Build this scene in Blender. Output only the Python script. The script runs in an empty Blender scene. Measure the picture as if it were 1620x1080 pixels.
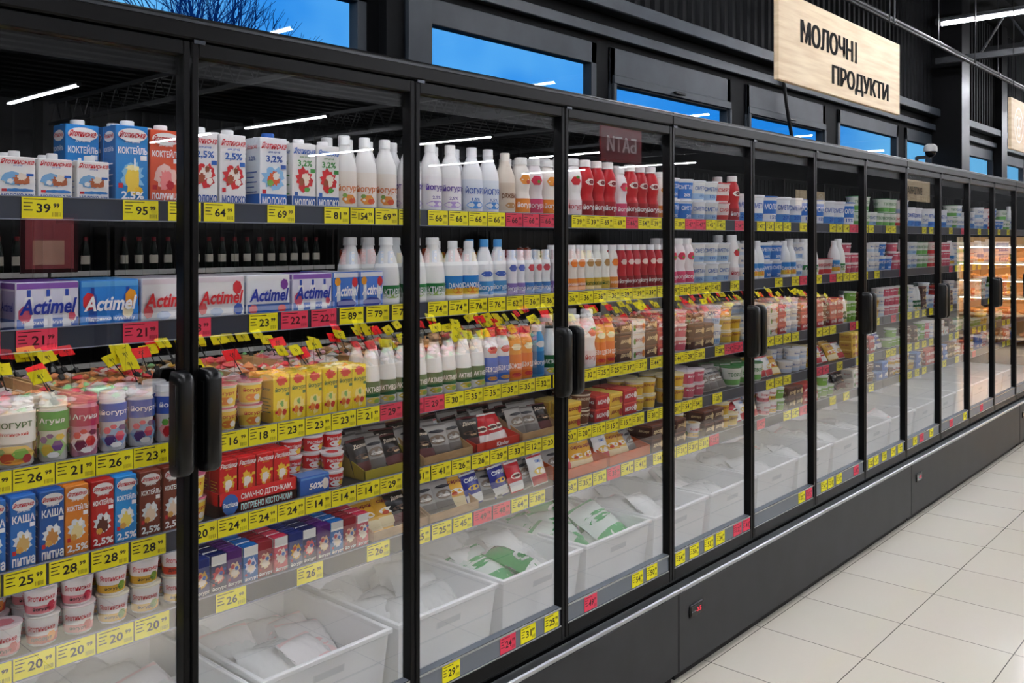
import bpy, math, random
from mathutils import Vector, Matrix
random.seed(7)
sc=bpy.context.scene
COL=sc.collection
sc.view_settings.view_transform='Standard'
TH=math.radians(41.72)

# ------------------------------------------------------------ materials
def lin(h):
    h=h.lstrip('#'); o=[]
    for i in (0,2,4):
        c=int(h[i:i+2],16)/255
        o.append(c/12.92 if c<=.04045 else ((c+.055)/1.055)**2.4)
    return (*o,1)
_m={}
def M(h,rough=.42,metal=0.0,em=0.0,name=None):
    k=(h,rough,metal,em)
    if k in _m: return _m[k]
    m=bpy.data.materials.new(name or 'paint_'+h.strip('#')); m.use_nodes=True
    b=m.node_tree.nodes['Principled BSDF']
    b.inputs['Base Color'].default_value=lin(h)
    b.inputs['Roughness'].default_value=rough
    b.inputs['Metallic'].default_value=metal
    b.inputs['Specular IOR Level'].default_value=.3
    if em:
        b.inputs['Emission Color'].default_value=lin(h); b.inputs['Emission Strength'].default_value=em
    _m[k]=m; return m
def noisy(name,c1,c2,scale,rough=.5,stretch=(1,1,1),bump=0.0,detail=4,spec=.4):
    m=bpy.data.materials.new(name); m.use_nodes=True; nt=m.node_tree; N=nt.nodes; L=nt.links
    b=N['Principled BSDF']; tc=N.new('ShaderNodeTexCoord'); mp=N.new('ShaderNodeMapping'); mp.inputs['Scale'].default_value=stretch
    no=N.new('ShaderNodeTexNoise'); no.inputs['Scale'].default_value=scale; no.inputs['Detail'].default_value=detail
    r=N.new('ShaderNodeValToRGB'); r.color_ramp.elements[0].color=lin(c1); r.color_ramp.elements[1].color=lin(c2)
    r.color_ramp.elements[0].position=.35; r.color_ramp.elements[1].position=.65
    L.new(tc.outputs['Object'],mp.inputs[0]); L.new(mp.outputs[0],no.inputs['Vector']); L.new(no.outputs['Fac'],r.inputs[0]); L.new(r.outputs[0],b.inputs['Base Color'])
    b.inputs['Roughness'].default_value=rough; b.inputs['Specular IOR Level'].default_value=spec
    if bump:
        bm=N.new('ShaderNodeBump'); bm.inputs['Strength'].default_value=bump; L.new(no.outputs['Fac'],bm.inputs['Height']); L.new(bm.outputs[0],b.inputs['Normal'])
    return m
WOOD=noisy('light_wood','#D6BC98','#E8D4B2',3.0,.55,(1,1,14),0,6)
CARD=noisy('cardboard','#A88458','#B89468',20,.8,(1,1,3))
BLACK=noisy('black_powder_coat','#050506','#070708',60,.4,spec=.12)
DARKP=noisy('dark_grey_panel','#242628','#292B2E',8,.45,spec=.25)
GREYM=noisy('window_frame_grey','#262B31','#2E343A',5,.5,spec=.15)
DKWALL=noisy('dark_cladding','#07080A','#0A0B0D',4,.7,spec=.08)
INNER=noisy('cabinet_inner','#070809','#0A0B0C',6,.6,spec=.05)
SHELF=noisy('shelf_metal','#22242A','#2A2D33',10,.4,spec=.2)
RAILM=M('#303644',.35)
CHROME=M('#B9BCC0',.3,1.0,name='brushed_steel')
WHITEP=noisy('white_bin_plastic','#F6F8F8','#FBFCFC',3,.4)
CEIL=noisy('ceiling_dark','#050607','#080909',2,.8,spec=.05)
TUBE=M('#F6F8FF',.4,0,195.0,name='lamp_tube_glow')
def glassmat(name,base):
    m=bpy.data.materials.new(name); m.use_nodes=True; nt=m.node_tree; N=nt.nodes; L=nt.links
    b=N['Principled BSDF']; b.inputs['Base Color'].default_value=(1,1,1,1); b.inputs['Metallic'].default_value=1; b.inputs['Roughness'].default_value=0
    b.inputs['Alpha'].default_value=base
    m.diffuse_color=(.9,.95,1,base)
    lw=N.new('ShaderNodeLayerWeight'); lw.inputs['Blend'].default_value=.5
    p=N.new('ShaderNodeMath'); p.operation='POWER'; p.inputs[1].default_value=4.0
    mu=N.new('ShaderNodeMath'); mu.operation='MULTIPLY_ADD'; mu.inputs[1].default_value=(1-base)*.85; mu.inputs[2].default_value=base
    L.new(lw.outputs['Facing'],p.inputs[0]); L.new(p.outputs[0],mu.inputs[0]); L.new(mu.outputs[0],b.inputs['Alpha'])
    try: m.surface_render_method='BLENDED'
    except Exception: pass
    return m
DGLASS=glassmat('door_glass',.23)
WGLASS=glassmat('window_glass',.05)
def floormat():
    m=bpy.data.materials.new('beige_floor_tiles'); m.use_nodes=True; nt=m.node_tree; N=nt.nodes; L=nt.links
    b=N['Principled BSDF']; tc=N.new('ShaderNodeTexCoord'); mp=N.new('ShaderNodeMapping'); mp.inputs['Location'].default_value=(.3,.05,0)
    br=N.new('ShaderNodeTexBrick'); br.offset=0; br.squash=1
    br.inputs['Scale'].default_value=1; br.inputs['Brick Width'].default_value=.42; br.inputs['Row Height'].default_value=.42
    br.inputs['Mortar Size'].default_value=.002; br.inputs['Mortar Smooth'].default_value=.1
    br.inputs['Color1'].default_value=lin('#E6DFD0'); br.inputs['Color2'].default_value=lin('#E2DACA'); br.inputs['Mortar'].default_value=lin('#6A645C')
    no=N.new('ShaderNodeTexNoise'); no.inputs['Scale'].default_value=2.5; no.inputs['Detail'].default_value=5
    mx=N.new('ShaderNodeMix'); mx.data_type='RGBA'; mx.blend_type='MULTIPLY'; mx.inputs[0].default_value=.06
    L.new(tc.outputs['Object'],mp.inputs[0]); L.new(mp.outputs[0],br.inputs['Vector']); L.new(tc.outputs['Object'],no.inputs['Vector'])
    L.new(br.outputs['Color'],mx.inputs[6]); L.new(no.outputs['Color'],mx.inputs[7]); L.new(mx.outputs[2],b.inputs['Base Color'])
    b.inputs['Roughness'].default_value=.1; b.inputs['Specular IOR Level'].default_value=.9
    return m
FLOORM=floormat()

# ------------------------------------------------------------ mesh builder
class MB:
    def __init__(s): s.v=[];s.f=[];s.mi=[];s.mats=[];s.sm=[]
    def mm(s,m):
        if isinstance(m,str): m=M(m)
        if m not in s.mats: s.mats.append(m)
        return s.mats.index(m)
    def add(s,vs,fs,m,smooth=False):
        o=len(s.v); k=s.mm(m); s.v.extend(vs)
        for f in fs: s.f.append([i+o for i in f]); s.mi.append(k); s.sm.append(smooth)
    def box(s,x0,x1,y0,y1,z0,z1,m,bev=0.0,xf=None):
        if bev<=0:
            vs=[(x0,y0,z0),(x1,y0,z0),(x1,y1,z0),(x0,y1,z0),(x0,y0,z1),(x1,y0,z1),(x1,y1,z1),(x0,y1,z1)]
            fs=[(0,3,2,1),(4,5,6,7),(0,1,5,4),(1,2,6,5),(2,3,7,6),(3,0,4,7)]
        else:
            c=((x0+x1)/2,(y0+y1)/2,(z0+z1)/2); h=((x1-x0)/2,(y1-y0)/2,(z1-z0)/2)
            bev=min(bev,min(h)*.98)
            vs=[];ix={}
            for sx in(-1,1):
                for sy in(-1,1):
                    for sz in(-1,1):
                        S=(sx,sy,sz)
                        for a in range(3):
                            ix[(S,a)]=len(vs)
                            vs.append(tuple(c[k]+S[k]*(h[k]-(0 if k==a else bev)) for k in range(3)))
            fs=[]
            for a in range(3):
                b1,b2=(a+1)%3,(a+2)%3
                for sg in(-1,1):
                    q=[]
                    for (p,r) in((-1,-1),(1,-1),(1,1),(-1,1)):
                        S=[0,0,0];S[a]=sg;S[b1]=p;S[b2]=r;q.append(ix[(tuple(S),a)])
                    fs.append(q)
                for p in(-1,1):
                    for r in(-1,1):
                        S1=[0,0,0];S1[b1]=p;S1[b2]=r;S1[a]=-1;S2=list(S1);S2[a]=1
                        fs.append([ix[(tuple(S1),b1)],ix[(tuple(S2),b1)],ix[(tuple(S2),b2)],ix[(tuple(S1),b2)]])
            for S in sorted({k[0] for k in ix}): fs.append([ix[(S,0)],ix[(S,1)],ix[(S,2)]])
            C=Vector(c); out=[]
            for f in fs:
                p=[Vector(vs[i]) for i in f]; n=(p[1]-p[0]).cross(p[2]-p[0]); ce=sum(p,Vector())/len(p)
                out.append(f if n.dot(ce-C)>=0 else f[::-1])
            fs=out
        if xf is not None: vs=[tuple(xf@Vector(v)) for v in vs]
        s.add(vs,fs,m)
    def lathe(s,prof,m,n=20,cx=0,cy=0,axis='z',smooth=True):
        vs=[];fs=[]
        for (r,z) in prof:
            for i in range(n):
                a=2*math.pi*i/n
                p=(cx+r*math.cos(a),cy+r*math.sin(a),z)
                if axis=='y': p=(r*math.cos(a),z,r*math.sin(a))
                if axis=='x': p=(z,r*math.cos(a),r*math.sin(a))
                vs.append(p)
        for j in range(len(prof)-1):
            for i in range(n):
                k=(i+1)%n
                fs.append((j*n+i,j*n+k,(j+1)*n+k,(j+1)*n+i))
        if prof[0][0]>1e-6: fs.append(tuple(range(n))[::-1])
        if prof[-1][0]>1e-6: fs.append(tuple((len(prof)-1)*n+i for i in range(n)))
        s.add(vs,fs,m,smooth)
    def tube(s,p0,p1,r,m,n=8,r1=None):
        p0=Vector(p0);p1=Vector(p1);d=(p1-p0)
        if d.length<1e-6:return
        q=d.to_track_quat('Z','Y').to_matrix(); r1=r if r1 is None else r1
        vs=[];
        for P,R in((p0,r),(p1,r1)):
            for i in range(n):
                a=2*math.pi*i/n; vs.append(tuple(P+q@Vector((R*math.cos(a),R*math.sin(a),0))))
        fs=[(i,(i+1)%n,n+(i+1)%n,n+i) for i in range(n)]+[tuple(range(n))[::-1],tuple(range(n,2*n))]
        s.add(vs,fs,m,True)
    def merge(s,o):
        off=len(s.v); s.v.extend(o.v)
        mp=[s.mm(m) for m in o.mats]
        for f,k,sm in zip(o.f,o.mi,o.sm): s.f.append([i+off for i in f]); s.mi.append(mp[k]); s.sm.append(sm)
    def mesh(s,name):
        me=bpy.data.meshes.new(name); me.from_pydata(s.v,[],s.f)
        for m in s.mats: me.materials.append(m)
        me.polygons.foreach_set('material_index',s.mi); me.polygons.foreach_set('use_smooth',s.sm)
        me.update()
        if any(s.sm):
            try: me.set_sharp_from_angle(angle=math.radians(38))
            except Exception: pass
        return me

_t={}
def T2(st,bold=.018):
    k=(st,bold)
    if k in _t: return _t[k]
    cu=bpy.data.curves.new('t','FONT'); cu.body=st; cu.size=1; cu.resolution_u=2; cu.offset=bold
    ob=bpy.data.objects.new('t',cu); COL.objects.link(ob)
    bpy.context.view_layer.update()
    me=bpy.data.meshes.new_from_object(ob.evaluated_get(bpy.context.evaluated_depsgraph_get()))
    vs=[(v.co.x,v.co.y) for v in me.vertices]; fs=[tuple(p.vertices) for p in me.polygons]
    bpy.data.objects.remove(ob); bpy.data.curves.remove(cu); bpy.data.meshes.remove(me)
    if not vs: vs=[(0,0),(1,0),(1,1)];fs=[]
    xs=[v[0] for v in vs];ys=[v[1] for v in vs]
    x0,x1,y0,y1=min(xs),max(xs),min(ys),max(ys)
    r=([(x-(x0+x1)/2,y-(y0+y1)/2) for x,y in vs],fs,x1-x0,y1-y0)
    _t[k]=r;return r
E=.0006
def FR(y0): return lambda u,v,l:(u,y0-l*E,v)
def SL(x0): return lambda u,v,l:(x0-l*E,-u,v)
def TP(z0): return lambda u,v,l:(u,v,z0+l*E)
def WR(r,k=0): 
    def f(u,v,l):
        a=u/r; R=r+k*v+l*E
        return (R*math.sin(a),-R*math.cos(a),v)
    return f
def rect(mb,u0,u1,v0,v1,m,mp,l=1,n=1):
    vs=[];fs=[]
    for i in range(n+1):
        u=u0+(u1-u0)*i/n; vs+= [mp(u,v0,l),mp(u,v1,l)]
    for i in range(n): fs.append((2*i,2*i+2,2*i+3,2*i+1))
    mb.add(vs,fs,m)
def ell(mb,cu,cv,ru,rv,m,mp,l=2,n=12,jag=0):
    vs=[mp(cu,cv,l)]
    for i in range(n):
        a=2*math.pi*i/n; q=1-(jag if i%2 else 0)
        vs.append(mp(cu+ru*q*math.cos(a),cv+rv*q*math.sin(a),l))
    mb.add(vs,[(0,1+i,1+(i+1)%n) for i in range(n)],m)
def splash(mb,cu,cv,ru,rv,m,mp,l=2,seed=1):
    R=random.Random(seed); vs=[mp(cu,cv,l)]; n=22
    for i in range(n):
        a=2*math.pi*i/n; q=R.uniform(.62,1.0) if i%2 else R.uniform(.85,1.12)
        vs.append(mp(cu+ru*q*math.cos(a),cv+rv*q*math.sin(a),l))
    mb.add(vs,[(0,1+i,1+(i+1)%n) for i in range(n)],m)
def txt(mb,st,cu,cv,w,h,m,mp,l=3,bold=.018,shear=0,stretch=False):
    vs,fs,tw,t_h=T2(st,bold)
    s=min(w/tw,h/t_h); sx=sy=s
    if stretch: sx=w/tw; sy=h/t_h
    else:
        if sx*tw<w: sx=min(w/tw,sx*1.15)
        if sy*t_h<h: sy=min(h/t_h,sy*1.7)
    mb.add([mp(cu+x*sx+shear*y*sy,cv+y*sy,l) for x,y in vs],fs,m)

# ------------------------------------------------------------ object helpers
def OB(name,me,loc=(0,0,0),rot=(0,0,0),parent=None,**kw):
    o=bpy.data.objects.new(name,me); o.location=loc; o.rotation_euler=rot
    COL.objects.link(o)
    if parent is not None: o.parent=parent
    for k,v in kw.items(): o[k]=v
    return o
def EM(name,loc=(0,0,0),rot=(0,0,0),**kw):
    o=OB(name,None,loc,rot,**kw); o.empty_display_size=.05; return o
K={}
class Kind: pass
def reg(key,name,cat,label,group,W,D,H,parts):
    k=Kind(); k.name=name;k.cat=cat;k.label=label;k.group=group;k.W=W;k.D=D;k.H=H
    k.parts=[(n,mb.mesh(name+'_'+n)) for n,mb in parts]
    a=MB()
    for n,mb in parts: a.merge(mb)
    k.all=a.mesh(name) if len(parts)>1 else k.parts[0][1]
    K[key]=k
def inst(key,loc,rz=0,detail=True,rx=0,ry=0,label=None):
    k=K[key]
    if detail and len(k.parts)>1:
        e=EM(k.name,loc,(rx,ry,rz))
        for n,me in k.parts: OB(n,me,parent=e)
    else: e=OB(k.name,k.all,loc,(rx,ry,rz))
    e['label']=label or k.label; e['category']=k.cat; e['group']=k.group
    return e

# ------------------------------------------------------------ product kinds
def carton(key,W,D,H,base,brand=None,bc='#C21F30',title='',tc='#1E4FA0',bot='',botc='#1E4FA0',botband=None,topband=None,arts=(),cap=None,side=None,plate=None,label='',name='milk_carton',cat='carton',group='cartons on the fridge shelves'):
    b=MB(); b.box(-W/2,W/2,-D/2,D/2,0,H,base,.0015)
    f=FR(-D/2); s=SL(-W/2); t=TP(H)
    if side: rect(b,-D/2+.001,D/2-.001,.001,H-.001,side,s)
    if botband: rect(b,-W/2+.001,W/2-.001,.001,H*.2,botband,f); rect(b,-D/2+.001,D/2-.001,.001,H*.2,botband,s,2)
    if topband: rect(b,-W/2+.001,W/2-.001,H*.72,H-.001,topband,f); rect(b,-D/2+.001,D/2-.001,H*.72,H-.001,topband,s,2)
    for i,(u,v,ru,rv,c) in enumerate(arts): splash(b,u*W,v*H,ru*W,rv*H,c,f,2+i*.5,i*7+len(key))
    if brand:
        if plate: ell(b,0,H*.88,W*.45,H*.085,plate,f,4.5,20); ell(b,0,H*.86,D*.42,H*.07,plate,s,3,16)
        txt(b,brand,0,H*.885,W*(.8 if plate else .92),H*.12,bc,f,6,.03,shear=.3); txt(b,brand,0,H*.87,D*.74,H*.08,bc,s,4,shear=.3)
        txt(b,'для дітей',0,H*.795,W*.5,H*.035,tc if plate is None else '#FFFFFF',f,5)
    if title: txt(b,title,0,H*.69,W*.9,H*.11,tc,f,6,.03); txt(b,title,0,H*.7,D*.8,H*.07,tc,s,4)
    if bot: txt(b,bot,0,H*.1,W*.9,H*.12,botc,f,6,.03)
    for i in range(5): rect(b,-D*.38,D*.34-(i%2)*.2*D,H*(.5-.07*i),H*(.515-.07*i),tc,s,4)
    rect(b,W*.24,W*.44,H*.56,H*.62,tc,f,5); rect(b,-W*.44,-W*.3,H*.2,H*.26,bc,f,5)
    b.box(-W/2+.002,W/2-.002,-.0015,.0015,H,H+.002,base)
    parts=[('body',b)]
    if cap:
        c=MB(); r=min(W,D)*.24
        c.lathe([(r,H),(r*1.0,H+.010),(r*.92,H+.012),(0,H+.012)],cap,14,cx=0,cy=-D*.08)
        parts.append(('cap',c))
    reg(key,name,cat,label,group,W,D,H,parts)
PROF={
 'milk':([(0,0),(.9,0),(1,.02),(1,.56),(.93,.64),(.62,.78),(.45,.85),(.42,.9),(0,.9)],.47,.87),
 'activia':([(0,0),(.88,0),(1,.03),(1,.35),(.96,.5),(.78,.67),(.55,.79),(.45,.86),(.45,.9),(0,.9)],.52,.88),
 'slim':([(0,0),(.9,0),(1,.03),(1,.3),(.88,.38),(.88,.44),(1,.53),(1,.7),(.82,.8),(.6,.87),(.6,.9),(0,.9)],.68,.88),
 'agu':([(0,0),(.82,0),(.92,.04),(.84,.38),(1,.62),(1,.76),(.84,.84),(.84,.88),(0,.88)],.9,.86)}
def bottle(key,H,R,style,body,lab=None,lz=(.1,.5),text='',tc='#FFFFFF',text2='',t2c='#333333',cap='#F2F2F0',arts=(),lab2=None,label='',name='yogurt_bottle',cat='bottle',group='bottles on the fridge shelves'):
    pr,cr,cz=PROF[style]
    b=MB(); b.lathe([(r*R,z*H) for r,z in pr],M(body,.3),22)
    w=WR(R*1.0); 
    if lab: rect(b,-math.pi*R,math.pi*R,lz[0]*H,lz[1]*H,lab,w,1.2,22)
    if lab2: rect(b,-math.pi*R,math.pi*R,lz[0]*H,(lz[0]*.65+lz[1]*.35)*H,lab2,w,2,22)
    m=(lz[0]+lz[1])/2
    for i,(u,v,ru,rv,c) in enumerate(arts):
        for ph in (0,-2.1,2.1): ell(b,(u+ph)*R,v*H,ru*R,rv*H,c,w,2.5+i*.5,12,.12)
    for ph in (0,-2.1,2.1):
        if text: txt(b,text,ph*R,H*(m+.06 if text2 else m),R*1.8,H*.11,tc,w,5)
        if text2: txt(b,text2,ph*R,H*(m-.08),R*1.3,H*.05,t2c,w,5)
    c=MB(); r=cr*R
    c.lathe([(r*1.04,cz*H),(r*1.04,cz*H+.003),(r,cz*H+.004),(r,H-.002),(r*.9,H),(0,H)],M(cap,.35),16)
    reg(key,name,cat,label,group,2*R,2*R,H,[('body',b),('cap',c)])
def cup(key,H,R,body,lab=None,lid='#E8E8E8',text='',tc='#C21F30',text2='',t2c='#333333',arts=(),lab2=None,topart=None,taper=.8,label='',name='yogurt_cup',cat='cup',group='cups on the fridge shelves'):
    b=MB(); b.lathe([(0,0),(taper*R,0),((taper+.02)*R,.02*H),(.97*R,.9*H),(1.03*R,.91*H),(1.03*R,.96*H),(0,.96*H)],M(body,.35),20)
    k=(.97-taper)*R/(H*.9); w=lambda u,v,l: ((taper*R+k*v+.0006*l+.0005)*math.sin(u/(R*.9)),-(taper*R+k*v+.0006*l+.0005)*math.cos(u/(R*.9)),v)
    if lab: rect(b,-math.pi*R*.9,math.pi*R*.9,.08*H,.84*H,lab,w,1,22)
    if lab2: rect(b,-math.pi*R*.9,math.pi*R*.9,.08*H,.36*H,lab2,w,2,22)
    for i,(u,v,ru,rv,c) in enumerate(arts):
        for ph in(0,-2,2): ell(b,(u+ph)*R,v*H,ru*R,rv*H,c,w,2.5+.5*i,12,.1)
    for ph in(0,-2,2):
        if text: txt(b,text,ph*R,.62*H,R*1.5,H*.2,tc,w,5)
        if text2: txt(b,text2,ph*R,.24*H,R*1.2,H*.14,t2c,w,5)
    c=MB(); c.lathe([(0,.955*H),(1.06*R,.955*H),(1.07*R,.975*H),(1.05*R,H),(.96*R,H*.99),(0,H*.99)],M(lid,.3),20)
    if topart: ell(c,0,0,R*.6,R*.6,topart,TP(H),1,14,.1)
    reg(key,name,cat,label,group,2.12*R,2.12*R,H,[('body',b),('lid',c)])
def pack(key,W,D,H,base,top=None,text='',tc='#1B3E93',text2='',t2c='#333333',arts=(),band=None,bandc=None,side=None,label='',name='yogurt_multipack',cat='box',group='multipack boxes on the fridge shelves',humps=0,humpc='#FFFFFF',shear=0.2,tz=.5):
    b=MB(); b.box(-W/2,W/2,-D/2,D/2,0,H,base,.002)
    f=FR(-D/2);s=SL(-W/2)
    if top:
        rect(b,-W/2+.002,W/2-.002,-D/2+.002,D/2-.002,top,TP(H)); rect(b,-W/2+.002,W/2-.002,H*.86,H-.002,top,f); rect(b,-D/2+.002,D/2-.002,H*.86,H-.002,top,s)
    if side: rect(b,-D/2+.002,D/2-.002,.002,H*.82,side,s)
    if band: rect(b,-W/2+.002,W/2-.002,band[0]*H,band[1]*H,bandc,f,1.4); rect(b,-D/2+.002,D/2-.002,band[0]*H,band[1]*H,bandc,s,1.4)
    for i in range(humps):
        u=(-.3+.6*i/(max(1,humps-1)))*W
        rect(b,u-W*.07,u+W*.07,H*.05,H*.62,humpc,f,1.8); ell(b,u,H*.62,W*.07,H*.12,humpc,f,1.85); rect(b,u-W*.03,u+W*.03,H*.7,H*.84,'#2C4FB0' ,f,1.9)
    for i,(u,v,ru,rv,c) in enumerate(arts): ell(b,u*W,v*H,ru*W,rv*H,c,f,2.5+.5*i,14,.1)
    if text: txt(b,text,0,H*tz,W*.86,H*.32,tc,f,7,.03,shear=shear); txt(b,text,0,H*.5,D*.8,H*.2,tc,s,4)
    if text2: txt(b,text2,0,H*.17,W*.84,H*.1,t2c,f,7)
    reg(key,name,cat,label,group,W,D,H,[('body',b)])
def pouchmesh(W,H,T,base,c2=None,text='',tc='#FFFFFF',arts=(),nx=8,nz=10,seed=0,wrk=.0018):
    b=MB()
    def pt(u,v,sgn,l=0):
        U=u/(W/2);V=(v-H/2)/(H/2)
        t=T/2*max(0,(1-abs(U)**3))*max(0,(1-abs(V)**4))
        wr=wrk*math.sin(u*260+v*90+seed)*(1 if wrk<.003 else math.cos(v*150-u*70))
        return (u,-sgn*(t+wr*(1-abs(V)))-sgn*l*E,v)
    for sgn in(1,-1):
        vs=[];fs=[]
        for j in range(nz+1):
            for i in range(nx+1): vs.append(pt(-W/2+W*i/nx,H*j/nz,sgn))
        for j in range(nz):
            for i in range(nx):
                a=j*(nx+1)+i; q=(a,a+1,a+nx+2,a+nx+1); fs.append(q if sgn>0 else q[::-1])
        b.add(vs,fs,M(base,.25),True)
    mp=lambda u,v,l:pt(u,v,1,l+1)
    if c2:
        for q in range(4): rect(b,-W*.48,W*.48,H*(.04+.07*q),H*(.11+.07*q),c2,mp,1,8)
        rect(b,-W*.48,W*.48,H*.93,H*.99,c2,mp,1,8)
    for i,(u,v,ru,rv,c) in enumerate(arts): ell(b,u*W,v*H,ru*W,rv*H,c,mp,2+.5*i,16,.04)
    if text: txt(b,text,0,H*.76,W*.84,H*.13,tc,mp,4)
    return b
def pouch(key,W,H,T,base,c2=None,text='',tc='#FFFFFF',arts=(),label='',name='snack_pouch',cat='bag',group='bags on the fridge shelves',**kw):
    reg(key,name,cat,label,group,W,T,H,[('body',pouchmesh(W,H,T,base,c2,text,tc,arts,**kw))])

# cartons
carton('milk_s',.066,.045,.086,'#F8F8F6','Яготинське','#C8202C','','#2A62B8','МОЛОКО 3,2%','#1D4FA5',arts=[(-.1,.5,.36,.17,'#7FB4E4'),(.1,.48,.26,.14,'#B8643A'),(.12,.54,.14,.09,'#F3E3D0'),(-.2,.44,.1,.06,'#F4F4F4'),(0,.235,.48,.04,'#3A83CC')],cap='#F5F5F5',label='small white baby milk carton with red script and blue lettering')
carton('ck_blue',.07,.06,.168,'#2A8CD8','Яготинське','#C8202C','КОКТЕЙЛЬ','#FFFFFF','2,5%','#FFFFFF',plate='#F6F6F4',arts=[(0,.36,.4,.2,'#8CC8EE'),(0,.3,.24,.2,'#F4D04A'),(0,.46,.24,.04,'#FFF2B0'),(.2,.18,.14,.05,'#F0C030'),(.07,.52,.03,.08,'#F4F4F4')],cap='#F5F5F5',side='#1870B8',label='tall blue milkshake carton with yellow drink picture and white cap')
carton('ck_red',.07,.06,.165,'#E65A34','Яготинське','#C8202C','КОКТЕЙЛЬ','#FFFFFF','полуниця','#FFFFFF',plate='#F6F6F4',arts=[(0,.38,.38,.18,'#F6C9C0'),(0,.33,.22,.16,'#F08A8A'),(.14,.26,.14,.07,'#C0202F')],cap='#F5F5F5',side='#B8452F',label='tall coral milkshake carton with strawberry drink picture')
carton('m25',.068,.06,.17,'#F8F8F8','Яготинське','#C8202C','2,5%','#2A62B8','МОЛОКО','#1D4FA5',arts=[(.02,.42,.42,.18,'#D8242C'),(.05,.45,.24,.1,'#F6EDE4'),(-.12,.38,.15,.07,'#A9502F'),(.18,.34,.12,.05,'#F6EDE4'),(.1,.5,.1,.05,'#8A4A2A')],cap='#F5F5F5',label='tall white milk carton with red splash picture and white cap')
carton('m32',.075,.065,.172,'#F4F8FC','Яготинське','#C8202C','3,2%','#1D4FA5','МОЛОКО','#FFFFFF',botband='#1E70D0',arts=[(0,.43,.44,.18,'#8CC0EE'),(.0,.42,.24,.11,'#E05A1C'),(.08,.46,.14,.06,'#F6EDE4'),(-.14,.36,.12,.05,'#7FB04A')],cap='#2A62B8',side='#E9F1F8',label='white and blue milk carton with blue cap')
carton('mred',.07,.06,.165,'#F8F6F4','Яготинське','#2A62B8','3,2%','#3C8A3C','МОЛОКО','#FFFFFF',botband='#2E62B0',arts=[(0,.45,.42,.19,'#D01A24'),(.05,.46,.2,.1,'#F3E3D0'),(-.12,.42,.12,.07,'#9A4A2A'),(.1,.3,.14,.04,'#4A9A3C')],cap='#F5F5F5',label='white and red milk carton with white cap')
def kasha(key,c,word,ac,lab):
    carton(key,.047,.038,.142,c,'Яготинське','#C8202C',word,'#FFFFFF','питна' if word=='КАША' else '2,5%',"#FFFFFF",plate='#F4F4F2',arts=[(0,.38,.4,.16,'#E6EEF4'),(0,.34,.26,.13,ac),(.14,.45,.12,.05,'#FFFFFF'),(-.16,.26,.14,.05,'#D8A24A')],side=c,label=lab,name='drink_carton')
kasha('ka1','#2472C4','КАША','#D8B26A','blue drinkable porridge carton with white lettering')
kasha('ka2','#1C5AA6','КАША','#C98B4A','dark blue drinkable porridge carton with white lettering')
kasha('ka3','#E28628','КОКТЕЙЛЬ','#F0DFA0','orange milkshake carton with white lettering')
kasha('ka4','#BC2420','КОКТЕЙЛЬ','#5B2A20','red milkshake carton with white lettering')
kasha('ka5','#2490D8','КОКТЕЙЛЬ','#F0D868','light blue milkshake carton with white lettering')
kasha('ka6','#78321F','КОКТЕЙЛЬ','#F0D8C0','brown milkshake carton with white lettering')
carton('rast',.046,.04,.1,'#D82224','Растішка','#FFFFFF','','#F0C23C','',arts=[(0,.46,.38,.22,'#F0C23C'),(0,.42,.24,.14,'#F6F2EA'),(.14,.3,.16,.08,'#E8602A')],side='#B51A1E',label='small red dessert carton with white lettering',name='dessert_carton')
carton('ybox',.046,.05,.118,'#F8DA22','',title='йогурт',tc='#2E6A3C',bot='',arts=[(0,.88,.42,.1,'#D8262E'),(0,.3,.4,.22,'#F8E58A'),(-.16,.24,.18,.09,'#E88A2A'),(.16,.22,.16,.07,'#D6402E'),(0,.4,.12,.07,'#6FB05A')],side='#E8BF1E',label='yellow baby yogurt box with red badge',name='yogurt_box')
for i,(c,a,l) in enumerate([('#1E2E74','#E6B23A','navy blue'),('#CC3A54','#F2E6D8','pink'),('#90202C','#EFD7B0','dark red'),('#226AB0','#E9E3F0','blue'),('#56246E','#F0D0A0','purple'),('#162058','#E0555A','dark blue')]):
    carton('pu%d'%i,.04,.03,.086,c,'',title='',bot='йогурт',botc='#FFFFFF',topband='#F0EFEA' if i%2 else c,arts=[(0,.46,.4,.24,a),(0,.4,.26,.14,'#F5E4D2'),(-.14,.56,.14,.07,'#C8323A'),(.12,.5,.12,.06,'#3A6AB8')],side=c,label='small '+l+' dessert box with picture label',name='dessert_box')
# bottles
bottle('w_or',.2,.033,'milk','#F6F4F1','#F4ECE2',(.06,.52),'йогурт','#D8742A',arts=[(0,.15,.6,.07,'#E8923A'),(.3,.13,.35,.04,'#E0562A'),(-.35,.2,.2,.03,'#7FA04A')],label='tall white yogurt bottle with orange fruit label')
bottle('w_vi',.205,.034,'milk','#F8F7F6','#F6F3F4',(.08,.52),'йогурт','#5A3A9A','2,5%','#5A3A9A',arts=[(0,.13,.9,.05,'#B9A0DE')],label='tall white yogurt bottle with violet lettering')
bottle('w_bl',.205,.034,'milk','#F6F7F9','#E4ECF6',(.08,.52),'ЙОГУРТ','#1E52B0','1,5%','#2E62B0',cap='#F2F2F4',arts=[(0,.14,.9,.06,'#4C90E0')],label='tall white yogurt bottle with blue lettering')
bottle('beige',.2,.033,'milk','#E4D8C8','#D9C7B2',(.08,.52),'ряжанка','#7A4A2A',cap='#E8E0D4',arts=[(0,.16,.6,.05,'#B88A5A')],label='beige fermented milk bottle with brown lettering')
bottle('orng',.19,.031,'slim','#F4EEE6','#E98A2E',(.06,.3),'йогурт','#FFFFFF',cap='#F4F4F2',arts=[(0,.62,.7,.09,'#E9973A'),(.3,.58,.3,.04,'#C8502A')],label='white yogurt bottle with orange label')
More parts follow.
